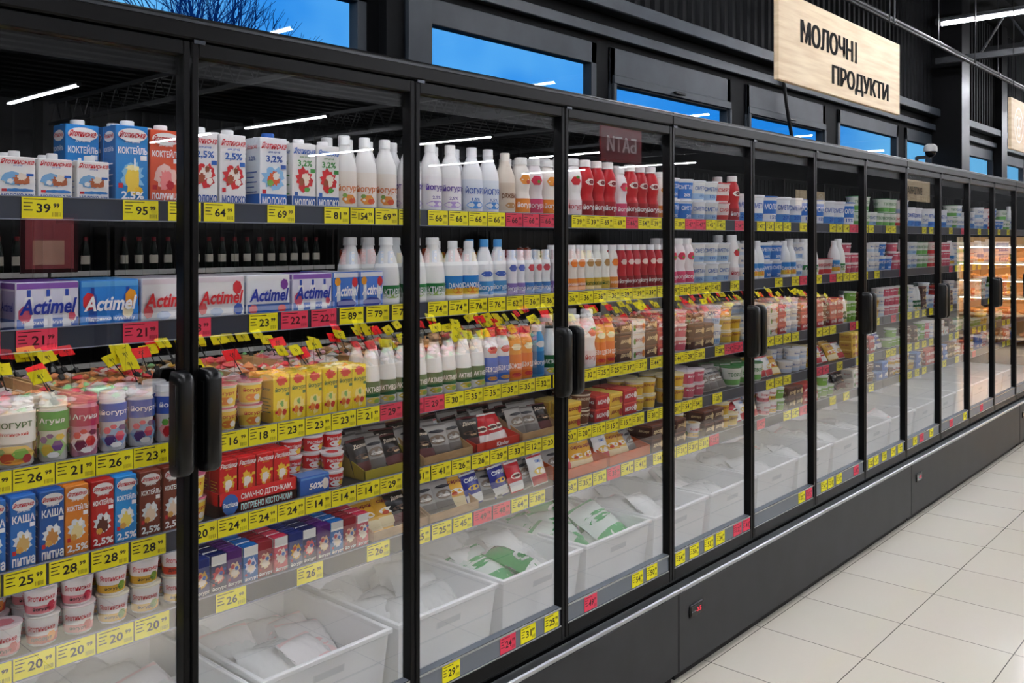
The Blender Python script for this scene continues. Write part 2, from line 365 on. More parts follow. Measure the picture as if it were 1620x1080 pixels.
bottle('pink',.19,.031,'slim','#F6EEEF','#D94A72',(.06,.3),'йогурт','#FFFFFF',cap='#F4F4F2',arts=[(0,.62,.65,.09,'#D83A5A'),(.2,.6,.2,.03,'#5C9A3C')],label='white yogurt bottle with pink berry label')
bottle('straw',.205,.032,'slim','#F7F4F3','#F2E4E4',(.06,.3),'йогурт','#B92030',cap='#F4F4F2',arts=[(0,.62,.6,.08,'#C8242E'),(.2,.68,.25,.03,'#4C8A34')],label='white yogurt bottle with strawberry picture')
bottle('redb',.205,.032,'slim','#BE1822','#98101A',(.06,.3),'йогурт','#FFFFFF',cap='#F0ECE8',arts=[(0,.62,.7,.06,'#F0E4DC'),(.1,.62,.4,.04,'#7A1018')],label='red yogurt bottle with berry label')
bottle('act',.19,.037,'activia','#F8F9F7','#187A3C',(.1,.3),'АКТИВІА','#FFFFFF',cap='#F4F5F3',lab2='#E9EFE6',arts=[(0,.145,.6,.035,'#9CBF5A')],label='large white yogurt bottle with green label')
bottle('acts',.175,.027,'activia','#F8F9F7','#166034',(.14,.38),'АКТИВІА','#FFFFFF',cap='#1E2E28',arts=[(0,.09,.8,.05,'#D8C04A'),(.3,.08,.4,.035,'#8FB04A')],label='white yogurt bottle with green label and dark cap')
bottle('dan',.18,.031,'milk','#F7F8F8','#2482CC',(.1,.42),'DANONE','#FFFFFF',cap='#F1F1F1',lab2='#E9C23A',arts=[(0,.18,.6,.06,'#E08A2A')],label='white drinking yogurt bottle with blue and yellow label')
bottle('gal',.185,.029,'milk','#F6F8FA','#4C9ADB',(.08,.3),'йогурт','#FFFFFF',cap='#4C9ADB',arts=[(0,.42,.7,.05,'#3C5FB4')],label='white kefir bottle with light blue label')
bottle('sl_p',.15,.0185,'slim','#F3F2F6','#8A72B8',(.06,.3),'йогурт','#FFFFFF',cap='#F0F0F4',arts=[(0,.62,.7,.08,'#5A6AB8')],label='slim white yogurt bottle with violet label')
bottle('sl_b',.15,.0185,'slim','#F3F5F8','#3C7AC0',(.06,.3),'йогурт','#FFFFFF',cap='#F3F3F3',arts=[(0,.62,.7,.08,'#D04A5A')],label='slim white yogurt bottle with blue label')
bottle('sl_o',.165,.021,'slim','#F6F0EA','#E8933C',(.06,.3),'ЖИВИНКА','#FFFFFF',cap='#F3F3F3',arts=[(0,.62,.75,.09,'#DF7A2A')],label='slim white drinking yogurt bottle with orange label')
bottle('sl_g',.165,.021,'slim','#F3F4EE','#D8B84A',(.06,.3),'йогурт','#3C6A2A',cap='#F3F3F3',arts=[(0,.62,.7,.09,'#A8804A')],label='slim white drinking yogurt bottle with yellow label')
bottle('sl_r',.165,.022,'slim','#B81E2A','#8E141E',(.06,.3),'йогурт','#FFFFFF',cap='#F3F3F3',arts=[(0,.62,.7,.07,'#F3D8D0')],label='slim red drinking yogurt bottle')
bottle('bi1',.17,.025,'slim','#F4F5F8','#2464C4',(.06,.5),'БІФІДО','#FFFFFF',cap='#C8242E',arts=[(0,.64,.7,.07,'#C8242E'),(0,.12,.7,.04,'#E8A03A')],label='white yogurt bottle with blue label and red cap')
bottle('bi2',.17,.025,'slim','#F09A2C','#E77216',(.06,.5),'БІФІДО','#FFFFFF',cap='#C8242E',arts=[(0,.64,.7,.07,'#F6E8C0'),(0,.12,.7,.04,'#C8242E')],label='orange yogurt bottle with red cap')
bottle('bi3',.17,.025,'slim','#3C9AD8','#2878B8',(.06,.5),'йогурт','#FFFFFF',cap='#F0F0F0',arts=[(0,.64,.7,.07,'#F2F2F2')],label='light blue yogurt bottle with white cap')
def ag(key,body,lab,cap,a1,a2,a3,lbl,t='Агуня'):
    bottle(key,.128,.029,'agu',body,lab,(.5,.8),t,'#FFFFFF',cap=cap,arts=[(0,.24,1.0,.17,a1),(-.3,.2,.4,.1,a2),(.35,.26,.36,.09,a3),(.1,.12,.4,.05,'#FFFFFF'),(-.5,.36,.25,.06,a3),(.5,.4,.3,.05,a2),(-.1,.42,.22,.04,a3)],label=lbl,name='baby_yogurt_bottle')
ag('ag_g','#F0F3EA','#3A9A3C','#E9F0E0','#A8D08A','#E0C040','#6A3A8A','squat green and white baby yogurt bottle')
ag('ag_p','#F0A0C0','#B81856','#D84A7A','#F6DCE8','#7A1F4A','#D8323C','squat pink baby yogurt bottle')
ag('ag_b','#F0F4FA','#2456B4','#F0F2F6','#8FB8E4','#4A2A7A','#D8466A','squat blue and white baby yogurt bottle','йогурт')
ag('ag_r','#F6F0F2','#3456B4','#F0F0F2','#EFA0A8','#B81E2A','#5A9A3C','squat white baby yogurt bottle with red label','йогурт')
bottle('jar',.135,.039,'agu','#F6F6F2','#F4F2EC',(.36,.82),'ЙОГУРТ','#2E6A3C','Яготинський','#C8202C',cap='#F5F5F2',arts=[(0,.2,1.1,.15,'#F0D070'),(.3,.22,.4,.08,'#7FB04A'),(-.3,.16,.35,.08,'#C8502A'),(.0,.1,.5,.04,'#E8A03A'),(.6,.14,.25,.07,'#B8323A'),(-.6,.26,.22,.05,'#6FA04A')],label='white wide yogurt jar with fruit and green lettering',name='yogurt_jar',cat='jar')
# cups / tubs
cup('yg_p',.06,.032,'#F6F4F2','#F6F2F0',lab2='#E88E96',text='Яготинське',tc='#C8202C',text2='йогурт',lid='#E9D8D8',topart='#D8828A',arts=[(.6,.3,.3,.18,'#C8324A')],label='white and pink yogurt cup with foil lid')
cup('yg_y',.06,.032,'#F6F4F2','#F6F2F0',lab2='#E6B640',text='Яготинське',tc='#C8202C',text2='йогурт',lid='#EFE8D0',topart='#E0A84A',arts=[(.6,.3,.3,.18,'#7A9A3A')],label='white and yellow yogurt cup with foil lid')
cup('yg_r',.06,.032,'#F6F4F2','#F6F2F0',lab2='#CC4632',text='Яготинське',tc='#C8202C',text2='десерт',lid='#E9E4DE',topart='#B84A3A',arts=[(.6,.3,.3,.18,'#E8923A')],label='white and brick red dessert cup with foil lid')
cup('ra_c',.045,.029,'#F4F2F0','#D82022',text='Растішка',tc='#FFFFFF',arts=[(0,.3,.6,.2,'#F4F2F0'),(.5,.3,.3,.16,'#F0C23C')],lid='#F1F1F1',topart='#D32A2C',label='small red and white dessert cup with white lid',name='dessert_cup')
cup('ml_c',.055,.029,'#F6F0D8','#F4D448',text='йогурт',tc='#C8202C',arts=[(0,.3,.6,.18,'#E8862A'),(.4,.3,.3,.14,'#F6F0E0')],lid='#D86A88',topart='#C8325A',label='small yellow yogurt cup with pink foil lid')
cup('tu_b',.085,.047,'#F2F4F6','#3078CC',text='СМЕТАНА',tc='#FFFFFF',text2='20%',t2c='#FFFFFF',lid='#F2F4F6',label='blue and white sour cream tub',name='dairy_tub',cat='tub')
cup('tu_w',.085,.047,'#F4F4F2','#EFEFEA',text='СМЕТАНА',tc='#2E62B0',text2='15%',t2c='#2E62B0',lab2='#A8C8E8',lid='#E6EEF6',label='white sour cream tub with blue lettering',name='dairy_tub',cat='tub')
cup('tu_g',.085,.047,'#F2F4EE','#EEF1E6',text='ТВОРОГ',tc='#2E7A3C',lab2='#6FB05A',lid='#3C8A4A',label='white cottage cheese tub with green lid',name='dairy_tub',cat='tub')
cup('tu_r',.085,.047,'#F6F0EE','#F0E6E2',text='СИРОК',tc='#C8202C',lab2='#D23A3A',lid='#C8323A',label='white dessert tub with red lid',name='dairy_tub',cat='tub')
cup('pail_w',.13,.062,'#F6F7F8','#F2F4F6',text='СМЕТАНА',tc='#1E52B0',text2='20%',t2c='#1E52B0',lab2='#4C90DC',lid='#F4F6F8',taper=.86,label='wide white and blue dairy pail with white lid',name='dairy_pail',cat='pail')
cup('pail_b',.13,.062,'#F2F4F8','#2E74CC',text='МОЛОКО',tc='#FFFFFF',text2='15%',t2c='#1E52B0',lab2='#F2F4F8',lid='#2E62B0',taper=.86,label='wide blue and white dairy pail with blue lid',name='dairy_pail',cat='pail')
cup('cu_br',.055,.036,'#E8DCCB','#6E3F2A',text='десерт',tc='#F2E2C8',lid='#5A2E1E',label='brown chocolate dessert cup',name='dessert_cup')
cup('cu_ye',.055,.036,'#F4EFE0','#E8BE3A',text='десерт',tc='#8A2A1E',lid='#E8D8A0',label='yellow dessert cup with cream lid',name='dessert_cup')
cup('cu_pk',.055,.036,'#F5ECEC','#D05A70',text='йогурт',tc='#FFFFFF',lid='#F0E4E6',label='pink yogurt cup with white lid')
cup('cu_wh',.055,.036,'#F5F3F0','#F2EEE8',text='йогурт',tc='#2E62B0',lab2='#C8D8EC',lid='#F2F0EE',label='white yogurt cup with blue lettering')
cup('cu_gr',.055,.036,'#F2F5EC','#7FB04A',text='йогурт',tc='#FFFFFF',lid='#E6F0DA',label='green yogurt cup with pale lid')
# multipacks
BF=[(-.36,.35,.11,.18,'#E0607A'),(.38,.3,.09,.16,'#F4F0F0'),(.38,.28,.06,.11,'#E8627A')]
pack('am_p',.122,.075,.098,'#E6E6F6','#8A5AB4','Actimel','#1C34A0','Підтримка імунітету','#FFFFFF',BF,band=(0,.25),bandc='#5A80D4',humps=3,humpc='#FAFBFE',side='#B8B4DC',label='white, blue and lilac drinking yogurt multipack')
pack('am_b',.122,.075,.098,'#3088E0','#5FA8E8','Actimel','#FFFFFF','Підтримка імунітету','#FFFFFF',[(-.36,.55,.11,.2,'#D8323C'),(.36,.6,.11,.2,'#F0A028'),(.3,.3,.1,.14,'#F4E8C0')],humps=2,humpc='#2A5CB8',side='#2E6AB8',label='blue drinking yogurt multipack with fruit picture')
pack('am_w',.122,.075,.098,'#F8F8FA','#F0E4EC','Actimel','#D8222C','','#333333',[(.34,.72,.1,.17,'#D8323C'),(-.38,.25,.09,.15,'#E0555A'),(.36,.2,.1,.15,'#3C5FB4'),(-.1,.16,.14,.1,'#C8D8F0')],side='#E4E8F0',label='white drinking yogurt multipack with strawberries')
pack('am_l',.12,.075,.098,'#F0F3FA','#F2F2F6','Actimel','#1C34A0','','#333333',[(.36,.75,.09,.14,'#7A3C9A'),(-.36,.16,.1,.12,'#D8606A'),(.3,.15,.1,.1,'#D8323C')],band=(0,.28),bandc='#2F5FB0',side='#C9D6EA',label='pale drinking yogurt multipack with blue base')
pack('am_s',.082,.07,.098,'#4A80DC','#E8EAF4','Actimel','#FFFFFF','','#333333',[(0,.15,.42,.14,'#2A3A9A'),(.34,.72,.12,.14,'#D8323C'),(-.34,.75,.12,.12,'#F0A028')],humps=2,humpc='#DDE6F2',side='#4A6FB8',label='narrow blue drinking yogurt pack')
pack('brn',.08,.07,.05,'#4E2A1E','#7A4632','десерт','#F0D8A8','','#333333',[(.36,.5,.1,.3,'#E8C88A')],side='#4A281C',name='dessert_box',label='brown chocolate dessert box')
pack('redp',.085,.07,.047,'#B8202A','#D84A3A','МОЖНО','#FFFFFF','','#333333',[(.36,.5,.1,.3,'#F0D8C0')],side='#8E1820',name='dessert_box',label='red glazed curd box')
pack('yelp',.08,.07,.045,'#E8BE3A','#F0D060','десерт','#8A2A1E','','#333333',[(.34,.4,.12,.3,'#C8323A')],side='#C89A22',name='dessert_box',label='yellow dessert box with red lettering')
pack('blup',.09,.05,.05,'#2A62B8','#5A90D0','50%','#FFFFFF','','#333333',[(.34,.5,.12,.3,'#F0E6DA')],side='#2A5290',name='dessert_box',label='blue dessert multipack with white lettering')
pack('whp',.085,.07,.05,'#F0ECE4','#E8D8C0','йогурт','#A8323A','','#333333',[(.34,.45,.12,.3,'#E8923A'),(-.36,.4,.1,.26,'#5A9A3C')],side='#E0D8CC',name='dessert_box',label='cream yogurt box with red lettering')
pouch('po_w',.085,.1,.026,'#F4F3EE','#C8323A','сир','#2E62B0',[(0,.45,.34,.12,'#E8C04A'),(.1,.4,.16,.06,'#F6EEDC')],label='white cheese bag with red stripe')
pouch('po_d',.08,.1,.024,'#1E1816','#5A2226','Долче','#F0E0C8',[(0,.48,.34,.06,'#5A4030'),(.1,.42,.16,.03,'#D8B890')],label='dark brown snack bag with pale lettering')
pouch('po_y',.085,.1,.026,'#E8B23C','#F0E0B0','сирки','#8A2A1E',[(0,.48,.34,.09,'#F6EEDC'),(-.1,.42,.14,.06,'#C8502A')],label='yellow cheese sticks bag')
pouch('po_b',.085,.1,.026,'#32388E','#F0EFEA','СИРНА','#FFFFFF',[(0,.5,.34,.08,'#E8C04A')],label='blue cheese bag with white lettering')
pouch('po_r',.075,.1,.022,'#C8242C','#F3F0EA','','#FFFFFF',[(0,.5,.34,.1,'#F6EEDC'),(0,.5,.2,.05,'#5A2A20')],label='red and white chocolate snack bag')
pouch('po_t',.08,.1,.022,'#A8A49E','#6A6460','','#FFFFFF',[(0,.5,.36,.14,'#7A6858'),(0,.46,.28,.04,'#E8E4DC'),(0,.74,.34,.05,'#2A2A30')],label='clear flat packet with pale label')
pouch('po_g',.17,.24,.06,'#1C9A48','#F4F7F2','','#F4F7F2',[(0,.5,.3,.12,'#F4F7F2'),(0,.5,.2,.06,'#1C9A48')],label='green and white frozen food bag',group='bags in the bottom bins',wrk=.006)
pouch('po_h',.17,.24,.06,'#E6F0E8','#4CB06A','','#1E8A42',[(0,.55,.4,.05,'#3CA05A'),(0,.66,.4,.03,'#3CA05A')],label='white frozen food bag with green stripes',group='bags in the bottom bins',wrk=.006)
pouch('po_l',.15,.2,.05,'#FAF6F5','#F8DADA','','#2E7A4A',[(0,.4,.34,.08,'#F4C8CA')],label='pale pink frozen food bag',group='bags in the bottom bins',wrk=.006,nx=12,nz=14)
pouch('po_c',.15,.2,.05,'#F8F9F7','#F0F1EF','','#2E7A4A',[],label='translucent white frozen food bag',group='bags in the bottom bins',wrk=.007,nx=12,nz=14)

# trays
def tray(key,W,D,H,m,text=None,tc='#FFFFFF',front=.45,label='',badge=None,t0=.003):
    b=MB(); t=.003
    b.box(-W/2,W/2,-D/2,D/2,0,t0,m)
    b.box(-W/2,W/2,-D/2,-D/2+t,0,H*front,m); b.box(-W/2,W/2,D/2-t,D/2,0,H,m)
    for sx in(-1,1):
        x0=sx*W/2; x1=x0-sx*t; a,c=min(x0,x1),max(x0,x1)
        b.add([(a,-D/2,0),(c,-D/2,0),(c,D/2,0),(a,D/2,0),(a,-D/2,H*front),(c,-D/2,H*front),(c,D/2,H),(a,D/2,H)],[(0,3,2,1),(4,5,6,7),(0,1,5,4),(1,2,6,5),(2,3,7,6),(3,0,4,7)],m)
    f=FR(-D/2)
    if text:
        for i,l in enumerate(text): txt(b,l,W*.1,H*front*(.5+.2*(len(text)-1)-.4*i),W*.66 if badge else W*.5,H*front*(.5 if len(text)==1 else .27),tc,f,2)
    if badge:
        ell(b,-W*.36,H*front*.5,W*.1,H*front*.42,'#2E62B0',f,1.5); txt(b,badge,-W*.36,H*front*.5,W*.17,H*front*.3,'#FFFFFF',f,3)
    reg(key,'display_tray','tray',label,'display trays on the fridge shelves',W,D,H,[('body',b)])
tray('tr_red',.215,.14,.062,M('#D41A1E'),['СМАЧНО ДІТОЧКАМ,','ПОТРІБНО КІСТОЧКАМ!'],'#FFFFFF',.95,'red cardboard display tray with white slogan','Растішка',.03)
tray('tr_card',.2,.2,.1,CARD,None,'#5A3A20',.25,'brown cardboard display tray')
tray('tr_or',.2,.2,.07,M('#C8301A'),['Kinder'],'#FFFFFF',.38,'orange cardboard snack display tray')
tray('tr_yl',.2,.2,.09,M('#A89A2A'),None,'#8A2A1E',.3,'yellow cardboard display tray')
tray('tr_or2',.26,.22,.09,M('#D0602A'),None,'#FFFFFF',.4,'orange cardboard cheese display tray')

# price tags
YEL=M('#F6EA14',.5);PNK=M('#EC3E5C',.5);WHT=M('#F0F0EC',.45);INK=M('#0C0C08',.6)
_tags={}
def tag(num,c='y',cents='99',W=.077,H=.042):
    k=(num,c,cents,W)
    if k in _tags: return _tags[k]
    b=MB(); base={'y':YEL,'p':PNK,'w':WHT}[c]; ink=INK if c!='p' else M('#4A0A14')
    b.box(-W/2,W/2,-.0008,.0008,-H/2,H/2,base); f=FR(-.0008)
    txt(b,num,W*.02 if W>.05 else -W*.05,-H*.02,W*.4,H*.44,ink,f,1,.02)
    txt(b,cents,W*.34,H*.12,W*.17,H*.2,ink,f,1,.03)
    for i in range(3): rect(b,-W*.46,-W*(.24+.05*(i%2)),H*(.2-.17*i),H*(.25-.17*i),ink,f,1)
    rect(b,-W*.46,W*.1,H*.38,H*.42,ink,f,1)
    for i in range(7): rect(b,W*(.24+.033*i),W*(.25+.033*i),-H*.4,-H*.2,ink,f,1)
    me=b.mesh('price_tag'); _tags[k]=me; return me
CT={'y':'yellow price tag with black numerals','p':'pink price tag with dark numerals','w':'white price tag with black numerals'}
def puttag(num,c,x,z,y=.1115,W=.077,H=.042,cents='99',g='price tags on the shelf rails'):
    o=OB('price_tag',tag(num,c,cents,W,H),(x,y,z)); o['label']=CT[c]; o['category']='price tag'; o['group']=g

# ------------------------------------------------------------ cabinets
D0=.334; DW=.626
RC=[1.665,1.405,1.137,.94,.77]
CAB_FILL=M('#F4F6FF',.4,0,16.0,name='cabinet_fill_glow'); SHELF_FILL=M('#F2F5FF',.4,0,5.5,name='shelf_fill_glow'); BIN_FILL=M('#F3F6FF',.4,0,15.0,name='bin_fill_glow')  # glow for added fill strips: header, shelves, and a stronger one for the bins
def surf(i): return RC[i]+.0135
def cab_body(n,first,last):
    b=MB(); L=DW*n
    b.box(0,L,.82,.86,.1,2.04,BLACK)
    b.box(0,L,.78,.815,.34,1.99,INNER)
    nrib=int(L/.05)
    for i in range(nrib): b.box(.01+i*.05,.016+i*.05,.776,.78,.36,1.97,BLACK)
    if first: b.box(0,.02,.02,.86,.1,2.04,BLACK)
    if last: b.box(L-.02,L,.02,.86,.1,2.04,INNER)
    b.box(0,L,.02,.86,2.0,2.045,BLACK)
    b.box(0,L,.03,.78,.29,.325,M('#EDEFEF',.4))
    b.box(0,L,.0,.03,.27,.345,BLACK)
    b.box(0,L,-.012,.86,.05,.28,DARKP)
    for i in range(0,n): b.box(i*DW-.012 if i else 0,i*DW+.012,.72,.78,.34,1.98,BLACK)
    return b
def header(n):
    b=MB(); L=DW*n
    b.box(0,L,-.022,.05,2.018,2.066,BLACK,.004); b.box(0,L,-.024,-.021,2.052,2.058,M('#2A2D32',.3))
    return b
def base(n):
    b=MB(); L=DW*n
    b.box(.0015,L-.0015,-.045,-.012,.035,.322,DARKP,.004)
    b.box(.0015,L-.0015,-.052,-.01,.325,.343,CHROME,.004)
    b.box(.01,L-.01,-.02,.5,0.0,.036,M('#0C0C0D',.6))
    return b
def shelfm(n,dep):
    b=MB(); L=DW*n
    b.box(.001,L-.001,.125,dep,-.012,0.0,SHELF)
    b.box(.001,L-.001,.114,.125,-.038,.008,RAILM,.002)
    b.box(.001,L-.001,.111,.114,-.038,-.036,M('#8A90A0',.3)); b.box(.001,L-.001,.111,.114,.007,.009,M('#8A90A0',.3))
    for i in range(n+1):
        x=min(max(i*DW,.03),L-.03); b.box(x-.003,x+.003,.2,dep,-.035,-.012,SHELF)
    return b
def doorm():
    b=MB(); w=DW-.004; z0,z1=.362,2.014
    st=.017
    b.box(.002,st,-.018,.014,z0,z1,BLACK,.002); b.box(w-st+.004,w+.002,-.018,.014,z0,z1,BLACK,.002)
    b.box(st,w-st+.004,-.018,.014,z1-.03,z1,BLACK,.002); b.box(st,w-st+.004,-.018,.014,z0,z0+.04,BLACK,.002)
    b.box(st,w-st+.004,-.012,.012,z0+.04,.462,M('#6A7078',.35))
    b.box(st,w-st+.004,-.016,-.012,.456,.462,M('#A8ADB2',.25,.8)); b.box(st,w-st+.004,-.016,-.012,.402,.406,M('#A8ADB2',.25,.8))
    b.box(st,w-st+.004,.004,.007,1.945,z1-.03,M('#050607',.25))
    b.box(.004,.03,-.022,.0,z1-.004,z1+.004,M('#3A3E43',.3,.8)); 
    return b
DOORM=doorm().mesh('door_frame')
g=MB(); g.add([(.017,0,.462),(DW-.017,0,.462),(DW-.017,0,1.984),(.017,0,1.984)],[(0,1,2,3)],DGLASS); GLASSM=g.mesh('glass_pane')
def handle():
    b=MB(); HB=M('#060708',.3)
    W=.036;Hh=.215;dp=.045
    def ring(z,w,d):
        r=.012; o=[]
        for cx,cy,a0 in((w/2-r,-d+r,-90),(w/2-r,0,0),(-w/2+r,0,90),(-w/2+r,-d+r,180)):
            for k in range(4):
                a=math.radians(a0+30*k); o.append((cx+r*math.cos(a),(cy+r*math.sin(a)) if cy<0 else 0,z))
        return o
    zs=[(-.5,.55,.45),(-.485,.8,.75),(-.45,.97,.93),(-.4,1,1),(.4,1,1),(.45,.97,.93),(.485,.8,.75),(.5,.55,.45)]
    vs=[];
    for z,w,d in zs: vs+=ring(z*Hh,max(W*w,.026),max(dp*d,.014))
    m=16;fs=[]
    for j in range(len(zs)-1):
        for i in range(m): fs.append((j*m+i,j*m+(i+1)%m,(j+1)*m+(i+1)%m,(j+1)*m+i))
    fs.append(tuple(range(m))[::-1]); fs.append(tuple((len(zs)-1)*m+i for i in range(m)))
    b.add(vs,fs,HB,True)
    b.box(-.0188,.0188,-.030,-.014,-.085,.085,M('#020203',.5),.003)
    return b
HANDM=handle().mesh('handle')
disp=MB(); disp.box(-.05,.05,-.006,0,-.024,.024,M('#050505',.25),.003); disp.box(-.044,.044,-.0075,-.006,-.016,.016,M('#16181A',.15),.001)
txt(disp,'-3.5',.006,0,.04,.016,M('#D0283C',.4,0,1.2),FR(-.008),1)
for i in range(3): rect(disp,-.04+.009*i,-.035+.009*i,-.004,.001,'#8A8F94',FR(-.0078),1)
DISPM=disp.mesh('thermometer')
mods=[(0,4),(4,4),(8,4),(12,4)]
for mi,(st,n) in enumerate(mods):
    x0=D0+st*DW
    c=EM('refrigerated_cabinet',(x0,0,0),label='tall black multi-door glass refrigerated dairy display cabinet',category='refrigerator',group='row of refrigerated display cabinets')
    OB('body',cab_body(n,mi==0,mi==3).mesh('cabinet_body'),parent=c); OB('header_trim',header(n).mesh('header_trim'),parent=c)
    OB('base_panel',base(n).mesh('base_panel'),parent=c)
    OB('temperature_display',DISPM,(.12,-.045,.235),parent=c)
    b=MB(); b.box(.01,DW*n-.01,.06,.075,1.985,1.995,CAB_FILL); OB('light_strip',b.mesh('cabinet_fill_strip'),parent=c)  # fill strip added out of sight behind the header to lift the stock
    for i,zc in enumerate(RC):
        dep=.66 if i<3 else .72
        so=OB('shelf',shelfm(n,dep).mesh('shelf'),(0,0,surf(i)),parent=c)
        b=MB(); b.box(.01,DW*n-.01,.126,.138,-.018,-.0125,SHELF_FILL if i<4 else BIN_FILL); OB('light_strip',b.mesh('shelf_light_strip'),parent=so)  # fill strips added under the shelves to brighten products and bottom bins
    for d in range(n):
        dn=st+d
        do=OB('door',DOORM,(d*DW,0,0),parent=c)
        OB('glass_pane',GLASSM,parent=do)
        hx=(DW-.031 if dn%2==0 else .031)
        OB('handle',HANDM,(hx,-.018,1.225),parent=do)

# ------------------------------------------------------------ layout
YF=.138
def run(sh,x,key,n,gap=.004,rows=2,stack=1,rot=None,y=YF,dz=0,detail=None,vary=False):
    k=K[key]
    for i in range(n):
        xc=x+k.W/2+i*(k.W+gap)
        det=(xc<3.4) if detail is None else detail
        for r in range(rows):
            st=stack if not vary or r>0 else max(1,stack-random.choice([0,0,1]))
            for s in range(st):
                rz=(random.uniform(-.5,-.1) if k.cat in('bottle','cup','tub','jar','pail') else random.uniform(-.035,.035)) if rot is None else rot
                yy=y+k.D/2+r*(k.D+.006)+random.uniform(0,.004)
                inst(key,(xc+random.uniform(-.0015,.0015),yy,surf(sh)+dz+s*(k.H+.0005)),rz,det and r==0)
    return x+n*(k.W+gap)
# shelf 1
run(0,.575,'milk_s',1); run(0,.648,'milk_s',3,.006)
run(0,.875,'ck_blue',1); run(0,.795,'ck_blue',1,y=.2,rows=1); run(0,.951,'ck_red',1)
run(0,1.045,'m25',2,.004); run(0,1.19,'m32',1,y=.23,rows=1); run(0,1.228,'m32',1,rows=1); run(0,1.318,'mred',2,.004)
run(0,1.468,'w_or',3,.004)
run(0,1.70,'w_vi',3,.014); run(0,1.955,'w_bl',1);  run(0,2.03,'w_bl',1); run(0,2.11,'beige',1); run(0,2.185,'orng',1,.004); run(0,2.25,'pink',1); run(0,2.32,'orng',1)
run(0,2.39,'straw',2,.006); run(0,2.53,'redb',3,.004); run(0,2.74,'pink',1); run(0,2.81,'redb',2,.004)
run(0,2.95,'redb',1); run(0,3.02,'orng',1)
x=run(0,3.09,'tu_b',2,rows=2,stack=2); x=run(0,x,'tu_w',2,rows=2,stack=2); x=run(0,x,'tu_r',1,stack=2); x=run(0,x,'redb',1)
x=run(0,x,'pail_w',2,.008,rows=1); x=run(0,x,'pail_b',1,.008,rows=1)
XS1=x
# shelf 2
run(1,.575,'yg_r',1,stack=2); run(1,.675,'am_p',1); run(1,.803,'am_b',1); run(1,.932,'am_w',1)
run(1,1.062,'am_w',1); run(1,1.19,'am_l',1); run(1,1.315,'am_p',1,rows=1); run(1,1.442,'am_s',1); run(1,1.528,'am_s',1,rows=1)
run(1,1.55,'act',1,y=.215,rows=1); run(1,1.615,'act',1,rows=2); run(1,1.715,'act',1); run(1,1.793,'act',1)
run(1,1.872,'dan',2,.008); run(1,2.012,'gal',2,.006); run(1,2.14,'sl_p',2,.004); run(1,2.222,'sl_b',3,.004)
run(1,2.36,'sl_p',1); run(1,2.40,'sl_o',3,.006); run(1,2.545,'sl_g',3,.006); run(1,2.69,'sl_o',1,.006); run(1,2.745,'sl_r',4,.004)
run(1,2.945,'sl_r',3,.004); run(1,3.09,'pink',3,.004); 
x=run(1,3.3,'tu_w',3,stack=2); x=run(1,x,'straw',1)
# shelf 3
run(2,.565,'jar',1); run(2,.648,'jar',1,rows=1); run(2,.73,'ag_g',1); run(2,.79,'ag_p',1); run(2,.85,'ag_b',1); run(2,.912,'ag_b',1); run(2,.975,'ag_r',1)
run(2,1.05,'ml_c',3,.006,stack=2,rows=2); run(2,1.262,'ybox',6,.003)
run(2,1.56,'acts',3,.003); run(2,1.735,'acts',5,.006); run(2,2.04,'bi1',2,.006); run(2,2.152,'bi2',2,.004); run(2,2.262,'bi3',1)
run(2,2.33,'acts',1); run(2,2.40,'orng',2,.005); run(2,2.54,'straw',1); run(2,2.61,'bi2',2,.005)
x=run(2,2.73,'brn',1,.006,stack=3,rows=2); x=run(2,x,'whp',1,stack=3); x=run(2,x,'brn',1,stack=3); x=run(2,x,'redp',1,stack=3); x=run(2,x,'cu_pk',2,stack=3)
# shelf 4
run(3,.555,'ka2',1); run(3,.612,'ka1',1); run(3,.667,'ka1',1); run(3,.72,'ka2',1); run(3,.771,'ka3',1); run(3,.823,'ka4',1); run(3,.874,'ka5',1); run(3,.926,'ka6',1); run(3,.98,'ka6',1)
run(3,1.035,'ml_c',1,stack=2)
inst('tr_red',(1.215,YF+.06,surf(3)),0)
run(3,1.118,'rast',4,.003,y=YF+.0,dz=.0305,rows=2)
run(3,1.335,'blup',1,.0,rows=1,y=YF-.006); run(3,1.335,'ra_c',3,.003,stack=3,y=.186,rows=2); run(3,1.43,'ra_c',1,stack=2,rows=1)
inst('tr_yl',(1.645,YF+.1,surf(3)),0)
def lean(x0,x1,y0,sh,keys,n,rows=3,ang=-.4,z0=.004,dy=.045):
    for r in range(rows):
        for i in range(n):
            xx=x0+(x1-x0)*(i+.5)/n
            inst(random.choice(keys),(xx+random.uniform(-.01,.01),y0+dy*r+random.uniform(0,.006),surf(sh)+z0+r*.004),random.uniform(-.25,.25),True,rx=ang+random.uniform(-.22,.1))
lean(1.56,1.735,.185,3,['po_d','po_d','po_t','po_d'],3)
inst('tr_card',(1.86,YF+.1,surf(3)),0); lean(1.765,1.955,.175,3,['po_w','po_d','po_t','po_d','po_t'],3)
inst('tr_or',(2.075,YF+.1,surf(3)),0); lean(1.98,2.17,.175,3,['po_d','po_t','po_r','po_d'],4)
inst('tr_card',(2.29,YF+.1,surf(3)),0); lean(2.2,2.38,.175,3,['po_d','po_r','po_t','po_t'],3)
x=run(3,2.42,'yelp',1,.004,stack=2); x=run(3,x,'cu_br',1,stack=2); x=run(3,x,'redp',1,.004,stack=2); x=run(3,x,'yelp',1,stack=2); x=run(3,x,'redp',1,stack=2);x=run(3,x,'cu_ye',2,stack=2)
run(3,3.06,'cu_ye',2,stack=2); run(3,3.22,'cu_pk',2,stack=2)
